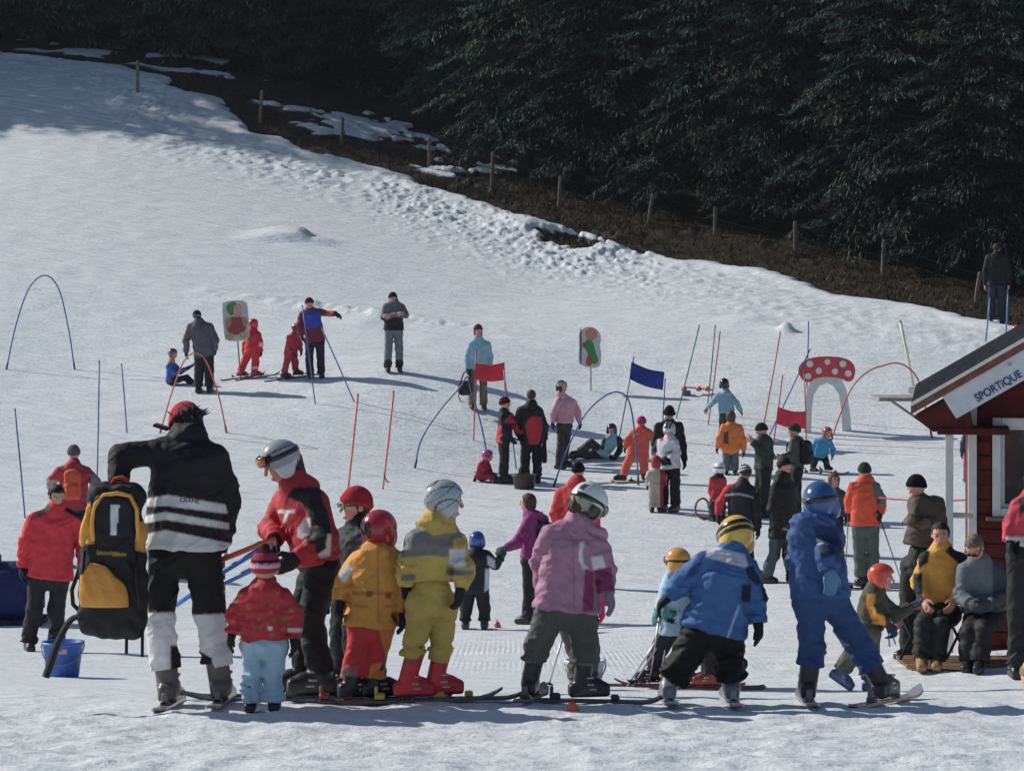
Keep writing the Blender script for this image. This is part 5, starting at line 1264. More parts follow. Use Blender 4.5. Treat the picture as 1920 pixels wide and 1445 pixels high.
P8 = person('small child in magenta behind the child in the pink jacket', 'c3', (800, 1190), D=17.6, yaw=180, H=.98, hd=.2, bulk=1.1,
    J=dict(hd=(700,420,0), nk=(705,500), sa=(640,540), sb=(770,540), eb=(835,640,-.02), wb=(850,725,-.02), ea=(620,640), wa=(620,740), pa=(690,790), pb=(765,790), ka=(735,980), kb=(790,980), aa=(735,1140), ab=(775,1140)), jacket='a83068', trousers='3c3834', gloves='c02a60', head=('beanie', 'a03060'), boots='2a2a2c')
P9 = person('child in bright blue jacket and black trousers with yellow helmet, seen from behind', 'c4', (340, 1240), D=16.4, yaw=180, H=1.27, hyaw=215, hpitch=32, hroll=-10,
    J=dict(hd=(515,430,.12), nk=(490,510,.07), sa=(372,545,0), sb=(580,590,.02), ea=(262,640,.02), wa=(195,705,.04), eb=(610,740,0), wb=(622,835,-.03), pa=(335,885,0), pb=(475,900,0), ka=(262,1020,.0), kb=(490,1040,.0), aa=(190,1180,0), ab=(495,1180,0)),
    jacket='335f94', trousers='131315', boots='6a6c70', gloves='17181c', bulk=1.04, hem=880, flare=1.12, legr=1.12, armr=1.0, wr=1.4, hemup=.03,
    head=('helmet', 'c9a020', [(lambda q: (np.abs(q[:, 2] - .05) < .06), '2a2414')]), goggles=('6a6a58', '16181c', .20),
    paint=[('jacket', [(375,490),(395,465),(560,505),(575,560),(560,572),(370,520)], 'b9b8c4'), ('jacket', [(300,560),(345,470),(372,500),(330,600),(262,640)], '1d3f78'), ('jacket', [(560,570),(600,560),(640,640),(620,660),(575,620)], '16243f'), ('jacket', [(545,650),(590,650),(585,740),(540,735)], '16243f'), ('jacket', [(528,750),(536,750),(478,915),(468,915)], 'a9b4c8'), ('jacket', [(300,640),(308,640),(262,830),(252,830)], '24528a'), ('jacket', [(372,575),(560,620),(560,628),(372,583)], '1f4a80'), ('jacket', [(635,640),(660,650),(668,740),(650,735)], '16243f')],
    skis=dict(dir=180, L=1.0, col='9a9aa0', bind='787a80'))
P10 = person('child in dark blue overall and blue helmet pushing off in skating step', 'c4', (900, 1243), D=16.35, yaw=160, H=1.36, hyaw=165, hroll=8,
    J=dict(hd=(928,275,.03), nk=(905,372,.0), sa=(822,440,-.02), sb=(985,440,.02), ea=(812,545,.16), wa=(850,640,.24), eb=(962,520,-.16), wb=(972,600,-.20), pa=(868,730,-.02), pb=(975,735,.02), ka=(888,960,-.02), kb=(1105,945,.02), aa=(862,1165,-.02), ab=(1222,1140,.02)),
    jacket='284a7c', trousers='234270', boots='2b2a2d', gloves='4a6e94', bulk=1.04, hem=720, suit=True, hood=(1, (-.9, -.35, 0)), wr=1.4, legr=.9, hemup=.11,
    head=('helmet', '1f4a80', [(lambda q: np.abs(q[:, 2] - .12) < .05, '14161c')]), goggles=('2a4a6a', '15171c', .12),
    paint=[('jacket', [(905,440),(950,425),(985,450),(985,470),(950,455),(910,470)], 'c9ccd4'), ('jacket', [(880,380),(990,380),(1045,480),(1040,560),(1000,560),(985,470),(910,440)], '1c2c54'), ('jacket', [(910,470),(985,460),(1000,520),(930,540)], '16223f'), ('trousers', [(150,0),(150,0),(150,0)], '000000')],
    skis=dict(dir=(178, 150), L=1.0, col='8a8a90', bind='55565c'), fa=178, fb=150, hands=dict(b=(975,660,-.2)))

# big rucksack held by the instructor
def rucksack():
    D = 16.05
    def c(p, dy=0): return cpt('c1', p, D + dy)
    R = np.eye(3); S = D / F / 2.19
    base = c((440, 1010)); e = thing('rucksack', 'large black rucksack with yellow-orange pockets hanging from the instructor\'s hand', 'rucksack', tuple(base))
    def em(name, fn, col, paint=(), mat=M_FAB, parent=None, h=.0085):
        V, Q = sdf_mesh(fn, h); C = np.tile(A(col), (len(V), 1)); px = (V[:, 0] / V[:, 1] * F + 960) * 2.19; py = ((ZC - V[:, 2]) / V[:, 1] * F + YH - 740) * 2.19
        for po, cc in paint: C[inpoly(px, py, po)] = A(cc)
        return make_obj(name, V, Q, mat, parent or e, base, C, True)
    fold = lambda P, d: d + .004 * np.sin(P[:, 2] * 55 + 2 * np.sin(P[:, 0] * 30)) + .003 * np.sin(P[:, 0] * 70 + P[:, 2] * 20)
    main = wrap(union([cone_(c((420,420), .02), c((540,420), .02), 66 * S, 62 * S), cone_(c((415,560), .02), c((535,560), .02), 74 * S, 70 * S), cone_(c((410,660), .02), c((530,660), .02), 78 * S, 72 * S), cone_(c((405,770), .02), c((530,770), .02), 84 * S, 78 * S), cone_(c((390,925), .03), c((540,950), .03), 70 * S, 58 * S), cone_(c((420,850), .03), c((540,860), .03), 84 * S, 70 * S)], .08), fold, .01)
    em('main_bag', main, '18181c', [([(300,470),(372,440),(384,610),(300,615)], 'c08420'), ([(552,520),(620,520),(620,650),(556,640)], 'c08420'), ([(395,640),(520,650),(520,664),(395,654)], '8a6a2a')])
    lid = wrap(box_(c((475,400), -.0), R, np.array([.125, .10, .045]), .04), fold, .01); em('lid', lid, '1a191c')
    fp = wrap(box_(c((470,500), -.085), np.eye(3), np.array([.115, .04, .125]), .035), fold, .01)
    em('front_panel', fp, '17171a', [([(455,450),(490,450),(478,575),(452,575)], 'b9bcc0')])
    # yellow piping arch round the panel
    arch = [(382,600),(378,520),(392,450),(425,412),(480,404),(535,415),(562,470),(568,600)]
    m = MB(); m.tube([tuple(c(p, -.115)) for p in arch], .012, A('c98a1e'), 6); m.build('piping', M_FAB, e, base, True)
    lp = wrap(union([cone_(c((345,600), -.02), c((372,470), -.02), .035, .028)], .02), fold, .01); em('side_pocket', lp, 'c98a1e')
    rp = wrap(union([cone_(c((578,630), -.02), c((572,540), -.02), .026, .022)], .02), fold, .01); em('side_pocket', rp, 'c98a1e')
    yp = wrap(union([ell_(c((420,842), -.10), np.array([[.96, 0, .28], [0, 1, 0], [-.28, 0, .96]]), np.array([.125, .055, .215])), ell_(c((480,850), -.10), R, np.array([.07, .05, .13]))], .03), lambda P, d: np.maximum(d + .006 * np.abs(np.sin(P[:, 0] * 40 + P[:, 2] * 18)), (c((0, 862))[2] - P[:, 2])), .012)
    em('lower_pocket', yp, 'c8851c')
    for a, b in (((345,640),(350,860)), ((560,640),(575,880))):
        m = MB(); m.tube([tuple(c(a, -.09)), tuple(c(((a[0] + b[0]) / 2 - 8, (a[1] + b[1]) / 2), -.11)), tuple(c(b, -.10))], .011, (.015, .015, .016), 6); m.build('compression_strap', M_FAB, e, base, True)
    m = MB(); p, q = Vector(c((300,900), .02)), Vector(c((188,1158), -.02)); m.tube(smooth_pts([tuple(c(v, .0)) for v in ((330,905),(285,930),(240,1010),(212,1090),(188,1158))]), [.016 + .006 * min(i, 14) / 14 for i in range(25)], (.018, .018, .02), 6); m.build('hip_belt', M_FAB, e, base)
    for x0, x1, y1 in ((520, 519, 1062), (585, 584, 1075)):
        m = MB(); m.tube([tuple(c((x0, 960))), tuple(c((x1, y1)))], .010, (.02, .018, .02), 6); m.build('strap_end', M_FAB, e, base, True)
    m = MB(); m.tube([tuple(c(p, .0)) for p in ((455,372),(470,345),(500,338),(520,348),(530,372))], .012, A('b02a24'), 6); m.build('grab_loop', M_FAB, e, base, True)
    m = MB(); m.tube([tuple(c(p, .02)) for p in ((330,700),(295,800),(300,860),(340,900))], .013, (.02, .02, .02), 6); m.build('shoulder_strap', M_FAB, e, base, True)
rucksack()
# bent rods carried by the instructors
def rod(pts, col, label, r=.016):
    P = [Vector(cpt('c2', (x, y), D)) for x, y, D in pts]; P2 = []
    for i in range(len(P) - 1):
        for k in range(6): P2.append(P[i].lerp(P[i + 1], k / 6))
    P2.append(P[-1]); base = np.array(P[0]); e = thing('flexible_rod', label, 'rod', tuple(base))
    MB().tube(P2, r, A(col, 1.6), 10).build('tube', M_PLAST, e, base, True)
    d = (P[-1] - P[0]).normalized()
    for t in (.35, .8):
        q = P[0].lerp(P[-1], t); MB().tube([q - d * .012, q + d * .012], r * 1.12, np.array([.7, .7, .68]), 10).build('tape_ring', M_PLAST, e, base, True)
rod([(-60,700,16.6),(25,680,16.5),(200,610,16.35),(255,590,16.35)], 'c04a24', 'orange plastic rod carried by the woman instructor')
rod([(-150,860,16.8),(25,735,16.6),(165,650,16.4),(240,610,16.4)], '3a70b8', 'upper blue plastic rod carried by the woman instructor')
rod([(-80,835,16.75),(15,785,16.6),(150,722,16.45),(250,660,16.4)], '4a80c0', 'lower blue plastic rod carried by the woman instructor')
rod([(40,560,16.75),(42,700,16.75),(44,870,16.75)], '7a3a34', 'thin upright reddish rod between the instructor and the toddler', .009)

# ------------------------------------------------------------------ second row
P11 = person('child in light blue coat with yellow helmet holding ski poles behind the blue jacket', 'c4', (200, 1155), yaw=-110, top=500, hyaw=-120, bulk=1.1,
    J=dict(hd=(232,555,0), sa=(190,670,-.05), sb=(275,670,.05), ea=(165,745,-.08), wa=(140,790,-.15), eb=(270,760), wb=(215,800,-.12), ka=(130,1000,-.03), kb=(280,1000,.03), aa=(120,1125,-.03), ab=(290,1125,.03), pa=(195,880), pb=(270,880)),
    jacket='8fb0c0', trousers='26262a', gloves='2a7a70', boots='1e1e20', head=('helmet', 'c88a28'), goggles=('7a5a20', '2a1c18', .05), skis=dict(dir=-88, L=1.15, col='7a3038', bind='222226'), fa=-90, fb=-90)
P11b = person('skier in dark clothes half hidden behind the child in the blue jacket', 'c4', (395, 1165), yaw=-90, H=1.12, bulk=1.1, jacket='26282c', trousers='1a1b1c', head=('helmet', '2a2a30'), boots='8a2a24', skis=dict(dir=-88, L=1.1, col='6a3038', bind='222226'), fa=-90, fb=-90)
D11 = P11['D']
for i, (a, b, lab) in enumerate((((150,790),(92,1160),'steep silver ski pole held by the child in light blue, left one'), ((200,800),(140,1150),'steep silver ski pole held by the child in light blue, right one'), ((205,850),(5,1130),'slanting silver ski pole behind the child in the blue jacket, lower one'), ((195,830),(-20,1140),'slanting silver ski pole behind the child in the blue jacket, upper one'), ((350,960),(352,1145),'upright ski pole seen between the legs of the child in the blue jacket'))):
    ski_pole(cpt('c4', a, D11 - .1), cpt('c4', b, D11 - .1), lab, 'b0a8b0', .011)
ski_pole(cpt('c3', (660, 850), 24.0), cpt('c3', (570, 1105), 24.0), 'single ski pole seen between the legs of the child in pink', 'a0a0a4', .010)
P12 = person('child in orange helmet and olive and orange jacket striding with one ski lifted', 'c6', (205, 1325), D=24.4, yaw=80, H=1.12, hyaw=70, bulk=1.15, air='a',
    J=dict(hd=(270,715,0), nk=(235,775,0), sa=(215,815,-.08), sb=(245,815,.10), ea=(255,905,-.12), wa=(300,960,-.16), eb=(345,915,.12), wb=(425,870,.16), pa=(190,1010,-.07), pb=(205,1010,.07), ka=(115,1120,-.06), kb=(205,1150,.05), aa=(35,1235,-.06), ab=(205,1280,.05)),
    jacket='3f3d2c', trousers='4c4a42', boots='2f4a72', gloves='2c2f50', head=('helmet', 'c23a22'), hem=985, paint=[('jacket', [(190,795),(240,800),(225,860),(240,900),(320,935),(310,975),(225,960),(185,860)], 'd0821c')], fa=80, fb=80)
ski_pole(cpt('c6', (305, 965), 24.2), cpt('c6', (312, 1075), 24.2), 'light blue ski pole held by the child in the orange helmet, left one', '5a88b8', .010, planted=False)
ski_pole(cpt('c6', (310, 965), 24.3), cpt('c6', (345, 1062), 24.3), 'light blue ski pole held by the child in the orange helmet, right one', '5a88b8', .010, planted=False)
P13 = person('dark-haired man in yellow-orange and black jacket sitting on the bench', 'c6', (520, 1140), D=26.9, yaw=-8, H=1.75, hyaw=-12, hpitch=6, boots='8a6a3a', boot='snow', nosnap=False,
    J=dict(hd=(588,415,.32), nk=(592,495,.33), sa=(508,545,.30), sb=(690,545,.34), ea=(470,670,.25), wa=(500,765,.08), eb=(705,690,.25), wb=(660,775,.08), pa=(545,845,.34), pb=(640,845,.34), ka=(495,900,-.10), kb=(590,905,-.10), aa=(487,1085,-.16), ab=(565,1090,-.16)),
    jacket='c48a1e', trousers='1c201c', gloves=None, head=('hair', '17120e', 0), hem=790,
    paint=[('jacket', [(460,470),(530,500),(520,560),(470,600)], '141414'), ('jacket', [(610,500),(640,470),(760,520),(760,700),(700,700),(680,560)], '141414'), ('jacket', (440,620,490,800), '141414')])
P14 = person('man in grey jacket sitting on the bench with his head bowed', 'c6', (770, 1165), D=26.7, yaw=-15, H=1.75, hyaw=-30, hpitch=42, boots='1c1c1e', boot='snow', shades=True,
    J=dict(hd=(772,500,.18), nk=(800,580,.28), sa=(722,620,.26), sb=(890,620,.32), ea=(700,760,.22), wa=(748,800,.05), eb=(940,760,.25), wb=(850,800,.05), pa=(775,885,.34), pb=(870,885,.34), ka=(745,960,-.08), kb=(815,945,-.12), aa=(735,1110,-.1), ab=(800,1115,-.2)),
    jacket='5c646c', trousers='191a1e', gloves='34363c', head=('hair', '6a5a44', 0), hem=860, paint=[('jacket', (870,560,960,860), '3a4148')])
P15 = person('woman in olive brown jacket and black hat standing left of the hut post', 'c6', (470, 1085), D=28.2, yaw=-50, top=88, hyaw=-45, hpitch=8,
    J=dict(sa=(470,240,-.1), sb=(572,240,.1), ea=(450,330,-.16), wa=(428,325,-.3), eb=(580,330,.05), wb=(520,340,-.2)), jacket='4a4034', trousers='22241f', gloves='6a5a4a', head=('beanie', '17161a'), hem=470, boot='snow')
P16 = person('person in pink-red jacket standing cut off by the right edge', 'c6', (1000, 1125), D=25.6, yaw=180, H=1.78,
    J=dict(sa=(1015,190,0), sb=(1170,190,0), nk=(1095,140,0), hd=(1095,60,0), ea=(965,300,.0), wa=(965,375,-.05), pa=(1010,470,0), pb=(1090,470,0), ka=(1005,760), kb=(1090,760), aa=(1000,1070), ab=(1090,1070)), jacket='b02a40', trousers='1b1c1f', head=('beanie', '2a2a2e'), hem=400,
    paint=[('jacket', (940,350,1200,405), 'b0aaa0'), ('jacket', [(1010,150),(1045,130),(1060,210),(1020,230)], '17161a')])
P17 = person('skier in bright orange jacket and green hat leaning on ski poles', 'c6', (185, 770), yaw=180, top=70,
    J=dict(hd=(176,135,0), sa=(115,220,0), sb=(235,220,0), ea=(92,300,.05), wa=(92,350,.12), eb=(272,290,.0), wb=(262,360,-.02), pa=(150,435), pb=(215,435), ka=(150,590), kb=(222,590), aa=(158,740), ab=(222,740)), jacket='d0431c', trousers='47504c', head=('beanie', '243a30'), gloves='16161a', hem=425,
    paint=[('jacket', [(215,200),(260,190),(300,260),(290,320),(240,310),(225,250)], '566060'), ('jacket', (245,320,300,345), 'd0431c'), ('jacket', (90,190,230,200), '8a2a1c')], skis=dict(dir=95, L=1.6, col='3a3d40', bind='1c1c1e'), fa=110, fb=110, collar=1.15)
ski_pole(cpt('c6', (90, 350), P17['D'] + .1), cpt('c6', (66, 640), P17['D'] - .3), 'thin upright ski pole left of the orange-jacketed skier', '6a6e72', .010)
ski_pole(cpt('c6', (258, 375), P17['D'] - .1), cpt('c6', (398, 728), P17['D'] - .3), 'thin ski pole slanting out right of the orange-jacketed skier', '6a6e72', .010)
P18 = person('small child with a brown hood peeking out behind the blue helmet', 'f', (1563, 1040), yaw=10, top=888, jacket='3a3a44', trousers='24242a', head=('hood', '5a3a28'), bulk=1.1)
P19 = person('man in black coat and cap walking to the right', 'c4', (740, 652), yaw=65, top=48, hyaw=70,
    J=dict(sa=(712,190,-.12), sb=(790,190,.15), ea=(690,300,-.16), wa=(735,385,-.10), eb=(805,300,.15), wb=(775,390,.1), pa=(715,420,-.05), pb=(765,420,.05), ka=(700,520,-.05), kb=(770,525,.05), aa=(655,622,-.05), ab=(785,625,.05)), jacket='141518', trousers='3c4a50', gloves=None, head=('cap', '10141c'), boot='snow', hem=440, hair=('3a2a20', 0), legr=.9, paint=[('trousers', (715,400,900,700), '2a2d2c')], bulk=1.1)
P20 = person('bending man in dark grey jacket with red sleeve and striped cap', 'c4', (545, 645), yaw=200, top=82, hyaw=215, hpitch=15,
    J=dict(hd=(560,125,.05), sa=(485,200,0), sb=(588,205,0), ea=(438,265,.05), wa=(432,325,.0), eb=(615,310,0), wb=(622,390,-.02)), jacket='26272b', trousers='141518', gloves='1a1a1c', head=('cap', '24262a', [(lambda q: np.abs(q[:, 2] - .22) < .05, 'b9bcb8'), (lambda q: np.abs(q[:, 2] - .40) < .04, 'b9bcb8')]), hair=('4a3024', 0), hem=410,
    paint=[('jacket', [(400,345),(430,200),(500,120),(530,130),(520,165),(470,210),(445,345)], 'b8202c'), ('jacket', [(460,226),(530,218),(600,236),(600,244),(530,226),(460,234)], 'b4b4b4')])
P21 = person('small child in red suit and white striped helmet sitting on the wooden sled', 'c4', (415, 338), D=48.3, yaw=200, H=1.0, bulk=1.05,
    J=dict(hd=(435,95,0), nk=(432,125,0), sa=(402,145,-.02), sb=(455,145,.02), ea=(395,200,0), wa=(405,245,-.05), eb=(460,200,0), wb=(455,245,-.05), pa=(412,265,0), pb=(440,265,0), ka=(398,270,-.22), kb=(450,272,-.2), aa=(405,315,-.25), ab=(445,318,-.25)), jacket='a8242e', trousers='2a3430', gloves='1c1c20', head=('helmet', 'c4c8cc', [(lambda q: np.abs(q[:, 2] - .15) < .07, '23262c')]), paint=[('jacket', (380,110,470,140), '1c1c22')])
P22 = person('man in dark green coat looking down with his hand at his mouth', 'd3', (865, 1345), yaw=-75, top=742, hyaw=-80, hpitch=18,
    J=dict(sa=(850,850,-.12), sb=(890,850,.14), ea=(850,930,-.2), wa=(795,860,-.18), eb=(910,950,.12), wb=(880,1010,.1)), jacket='2a3430', trousers='17181b', gloves=None, head=('beanie', '1e2422'), hem=1040, boot='snow', bulk=1.12)
P23 = person('man in grey-green jacket with black backpack left of the child in blue', 'd3', (1075, 1335), yaw=-80, top=742, hyaw=-95,
    J=dict(sa=(1060,860,-.14), sb=(1090,860,.14), ea=(1050,940,-.2), wa=(985,950,-.25), eb=(1100,950,.12), wb=(1040,960,.1)), jacket='3f4842', trousers='17181c', gloves=None, head=('beanie', '32382e'), hem=1030, boot='snow', hood=True, pack=dict(col='131417', size=(.14, .09, .2)))
P24 = person('child in orange jacket and grey trousers walking away', 'd3', (655, 1065), yaw=180, top=655,
    J=dict(sa=(610,760), sb=(710,760), ea=(580,835), wa=(568,890), eb=(738,840), wb=(738,915)), jacket='cc6a20', trousers='4e565a', gloves='2a2430', head=('hood', '4a3a34'), boot='snow', bulk=1.15, paint=[('jacket', [(610,790),(640,780),(640,870),(605,860)], '5a3a28')], flare=1.1, hem=935)
P25 = person('child in light blue jacket and black helmet with arms spread wide', 'd3', (625, 820), yaw=180, top=450,
    J=dict(hd=(612,485), sa=(580,550), sb=(645,550), ea=(540,600), wa=(502,640), eb=(690,600), wb=(718,655)), jacket='6f98a8', trousers='3c3a3a', gloves='7a2a3a', head=('helmet', '1a1a1e'), hood=True, bulk=1.08, hem=665)
P26 = person('child in bright blue jacket with red helmet, knees bent, near the toadstool gate', 'd3', (1230, 1055), yaw=40, top=755, hyaw=30, bulk=1.1,
    J=dict(hd=(1278,798,-.05), nk=(1255,835), sa=(1205,850,0), sb=(1290,850,0), ea=(1175,910,0), wa=(1168,960,-.05), eb=(1315,900,0), wb=(1310,945,-.08), pa=(1205,945), pb=(1255,945), ka=(1190,990,-.05), kb=(1270,990,-.05), aa=(1180,1040), ab=(1275,1040)), jacket='2a80a8', trousers='1a1c20', gloves='2a6a90', head=('helmet', '9a3a3a'), skis=dict(dir=45, L=.9, col='5a6a78'))
P27 = person('child in orange overall and pink hat standing on skis', 'd2', (1730, 1295), yaw=170, top=798,
    J=dict(hd=(1772,850), nk=(1768,900), sa=(1712,925), sb=(1822,920), ea=(1668,980), wa=(1652,1030), eb=(1852,955), wb=(1885,975), pa=(1700,1090), pb=(1785,1090), ka=(1660,1165), kb=(1790,1185), aa=(1632,1255), ab=(1790,1270)), jacket='c84a34', trousers='c84e36', gloves='2a2a2e', head=('beanie', 'a02a58'), suit=True, bulk=1.15, hood=True, skis=dict(dir=-80, L=1.1, col='b0a860', bind='3a3c30'), fa=-100, fb=180)
P28 = person('tall person in black coat and hat behind the white-jacketed skier', 'd3', (255, 1285), yaw=10, top=628, hpitch=20, jacket='15171a', trousers='15161a', head=('brim', '17181a'), skin='8a7a5a', hem=920, boot='snow')
P29 = person('skier in white and black jacket and white helmet beside the small child', 'd3', (262, 1320), yaw=-30, top=745, hpitch=15, D=P28['D'] - .55,
    J=dict(sa=(190,880), sb=(295,880), ea=(165,950), wa=(215,990,-.15), eb=(310,940), wb=(260,985,-.15)), jacket='b4b6ba', trousers='15161a', head=('helmet', '9a9ca0', [(lambda q: np.abs(q[:, 0]) < .12, '3a2a30'), (lambda q: np.abs(q[:, 0] - .25) < .06, '3a3c40')]), hem=1045, goggles=('c0c0b8', 'b8b8b4', .05), bulk=1.05,
    paint=[('jacket', [(140,850),(180,840),(175,960),(140,960)], '1c1a1e'), ('jacket', [(190,820),(215,800),(225,860),(200,870)], 'a02a30'), ('jacket', [(230,940),(280,925),(280,938),(235,950)], '2a2a2e')], skis=None)
P30 = person('small child in beige and red suit standing beside the white-jacketed skier', 'd3', (172, 1324), yaw=180, top=958, D=P28['D'] - .7, jacket='9a9488', trousers='989284', head=('hood', '9a2a30'), bulk=1.15, suit=True, paint=[('jacket', (198,1030,240,1330), '8f2a30'), ('trousers', (196,1100,240,1330), '8f2a30')])
P31 = person('skier in light blue vest and black helmet lying on the snow propped on one arm', 'd2', (1500, 1166), yaw=0, H=1.6, hyaw=-15, nosnap=True, D=56.2,
    J=dict(hd=(1548,955,0), nk=(1553,1005,0), sa=(1500,1035,-.08), sb=(1600,1030,.05), ea=(1478,1110,-.15), wa=(1530,1148,-.18), eb=(1612,1095,.06), wb=(1580,1150,-.08), pa=(1470,1115,-.05), pb=(1475,1128,.05), ka=(1392,1050,-.05), kb=(1370,1138,.05), aa=(1290,1128,-.05), ab=(1250,1140,.0)), jacket='7a9aa8', trousers='34343a', gloves='1a1a1e', head=('helmet', '1c1f24'), fa=-60, fb=-60, paint=[('jacket', [(1580,1000),(1640,1000),(1640,1170),(1560,1170),(1590,1080)], '1c2228'), ('jacket', [(1460,1090),(1480,1000),(1505,1010),(1485,1110)], '1c2228')])
P32 = person('woman in pale pink jacket with grey headband walking to the right', 'd2', (1165, 1185), yaw=60, top=530, hyaw=70,
    J=dict(sa=(1150,690,-.1), sb=(1255,690,.12), ea=(1110,775,-.12), wa=(1105,845,-.1), eb=(1290,770,.14), wb=(1305,840,.1), pa=(1170,870), pb=(1215,870), ka=(1165,1010), kb=(1205,1010), aa=(1145,1150), ab=(1190,1160)), jacket='b98490', trousers='2b2c30', gloves='1f2530', head=('headband', '8a929a'), hair=('2a1c18', .5), hem=850, boot='snow', legr=.88)
P33 = person('woman in dark red hat and black and red jacket facing her partner', 'd2', (735, 1300), yaw=100, top=665, hyaw=105,
    J=dict(sa=(735,810,-.1), sb=(785,805,.12), ea=(735,905,-.16), wa=(790,970,-.18), eb=(815,850,.1), wb=(840,930,.05)), jacket='1c1a20', trousers='1a1a1e', head=('beanie', '4a1c28'), hem=1010, paint=[('jacket', [(735,850),(830,740),(850,790),(840,860),(760,860)], 'a82030'), ('jacket', [(680,880),(720,870),(730,1020),(680,1020)], 'a82030'), ('jacket', (800,870,860,1020), 'a82030')], gloves='16161a')
P34 = person('man in black and red jacket with cropped hair, seen from behind', 'd2', (945, 1300), yaw=185, top=603, 
    J=dict(sa=(865,760), sb=(1000,760), ea=(830,870,.05), wa=(850,945,-.05), eb=(1045,870), wb=(1045,975)), jacket='1a191d', trousers='17171b', head=('hair', '3a2c22', 0), hem=1010, paint=[('jacket', [(925,820),(960,800),(1020,810),(1030,900),(1000,1020),(930,1020),(900,880)], 'a81c2a'), ('jacket', (830,905,880,950), 'b82030')], gloves='121214', bulk=1.06)
P35 = person('small child in red suit and pink helmet sitting in the snow by the couple', 'd2', (600, 1290), yaw=60, H=1.0, hyaw=75, nosnap=True,
    J=dict(hd=(618,1100,0), nk=(600,1140,0), sa=(565,1165,-.05), sb=(620,1165,.05), ea=(545,1220,-.08), wa=(525,1265,-.08), eb=(635,1215,.05), wb=(640,1260,0), pa=(560,1255,-.03), pb=(585,1255,.04), ka=(630,1245,-.1), kb=(650,1240,.05), aa=(680,1275,-.15), ab=(690,1270,.0)), jacket='9c1f34', trousers='8f1c30', head=('helmet', 'a83088', [(lambda q: np.abs(q[:, 2] - .05) < .05, '5a2030')]), suit=True, boots='1c1c1e')
P36 = person('woman in light blue jacket and khaki trousers holding a bag', 'd2', (545, 752), yaw=8, top=118, hyaw=10,
    J=dict(sa=(495,270), sb=(615,270), ea=(465,360), wa=(468,450,-.08), eb=(635,360), wb=(630,440)), jacket='7ba3b3', trousers='6a6152', gloves='5a4a44', head=('beanie', '4a2830'), hair=('4a2a1c', .5), hem=460, boot='snow', boots='3a322c')
def handbag():
    D = P36['D'] - .25; c = cpt('d2', (447, 585), D); base = np.array([c[0], c[1], c[2] - .1]); e = thing('shoulder_bag', 'dark shoulder bag hanging from the hand of the woman in light blue', 'bag', tuple(base))
    V, Q = sdf_mesh(wrap(union([box_(c, np.eye(3), np.array([.13, .07, .14]), .05), ell_(c - np.array([0, 0, .06]), np.eye(3), np.array([.15, .08, .1]))], .04), lambda P, d: d + .006 * np.sin(P[:, 0] * 50 + P[:, 2] * 25), .01), .014)
    make_obj('bag_body', V, Q, M_FAB, e, base, A('26262c'), True)
    MB().tube([tuple(cpt('d2', p, D)) for p in ((415,540),(440,475),(468,455),(480,480),(485,545))], .014, A('1c1c20'), 6).build('strap', M_FAB, e, base, True)
    MB().tube([tuple(cpt('d2', p, D - .05)) for p in ((410,600),(398,650),(415,690),(445,692))], .010, A('1c1c20'), 6).build('loose_strap', M_FAB, e, base, True)
handbag()
P37 = person('man in grey jacket and navy woolly hat standing with folded arms', 'd1', (1692, 725), yaw=8, top=145, hyaw=10,
    J=dict(hd=(1686,215), sa=(1640,275), sb=(1745,275), ea=(1622,345,-.08), wa=(1715,325,-.24), eb=(1775,330,-.08), wb=(1668,335,-.20)), jacket='5a5f66', trousers='666c6e', gloves=None, boots='26262c', boot='snow', head=('beanie', '1d1d30'), hem=435, paint=[('jacket', [(1610,355),(1660,360),(1700,345),(1765,350),(1765,445),(1610,445)], '1a1a20'), ('trousers', (1600,640,1790,730), '2a2a30')])
P38 = person('man in red and blue jacket pointing to the right', 'd1', (1148, 778), yaw=15, top=212, hyaw=25,
    J=dict(hd=(1108,262), nk=(1112,310), sa=(1058,335), sb=(1178,318), ea=(1040,410), wa=(1055,480,-.05), eb=(1245,332,-.15), wb=(1292,330,-.30), pa=(1112,525), pb=(1180,525), ka=(1108,640), kb=(1185,640), aa=(1115,755), ab=(1190,758)), jacket='6a2230', trousers='201f30', gloves='1c1a24', head=('beanie', '2c2030'), hem=525, hands=dict(b=(1325,350,-.32)), boot='snow', paint=[('jacket', [(1060,320),(1150,300),(1185,330),(1200,400),(1180,425),(1090,435),(1065,380)], '28409a'), ('jacket', (1225,300,1262,365), 'b0441c')])
P39 = person('small child in bright red ski suit and red helmet on skis', 'd1', (690, 768), yaw=150, top=360, hyaw=140,
    J=dict(hd=(722,400), nk=(718,440), sa=(692,470), sb=(752,470), ea=(665,530), wa=(655,585), eb=(768,530), wb=(772,585), pa=(690,590), pb=(735,590), ka=(660,655), kb=(735,660), aa=(625,730), ab=(725,745)), jacket='c0202c', trousers='c0222e', gloves='4a2030', boots='a02a38', head=('helmet', 'c02a24'), suit=True, bulk=1.15, skis=dict(dir=110, L=1.0, col='3a3a40', bind='3a3a3c'), fa=120, fb=120, paint=[('jacket', (760,520,790,550), 'c9b0b0'), ('trousers', (690,690,770,706), 'c9b0b0')])
P40 = person('small child in pinkish red ski suit leaning toward the pointing man', 'd1', (975, 775), yaw=70, top=400, hyaw=60,
    J=dict(hd=(1020,435), nk=(1005,475), sa=(970,495,-.08), sb=(1020,490,.08), ea=(960,560,-.1), wa=(990,600,-.15), eb=(1045,545,.08), wb=(1050,585,.05), pa=(965,605), pb=(995,605), ka=(950,670), kb=(1010,670), aa=(930,745), ab=(1015,750)), jacket='b02a3c', trousers='a82838', gloves='3a2028', head=('helmet', '5a2030', [(lambda q: q[:, 2] > .35, '9a6a6a')]), suit=True, bulk=1.12, skis=dict(dir=100, L=1.0, col='3a3a40', bind='9a9060'), fa=90, fb=90)
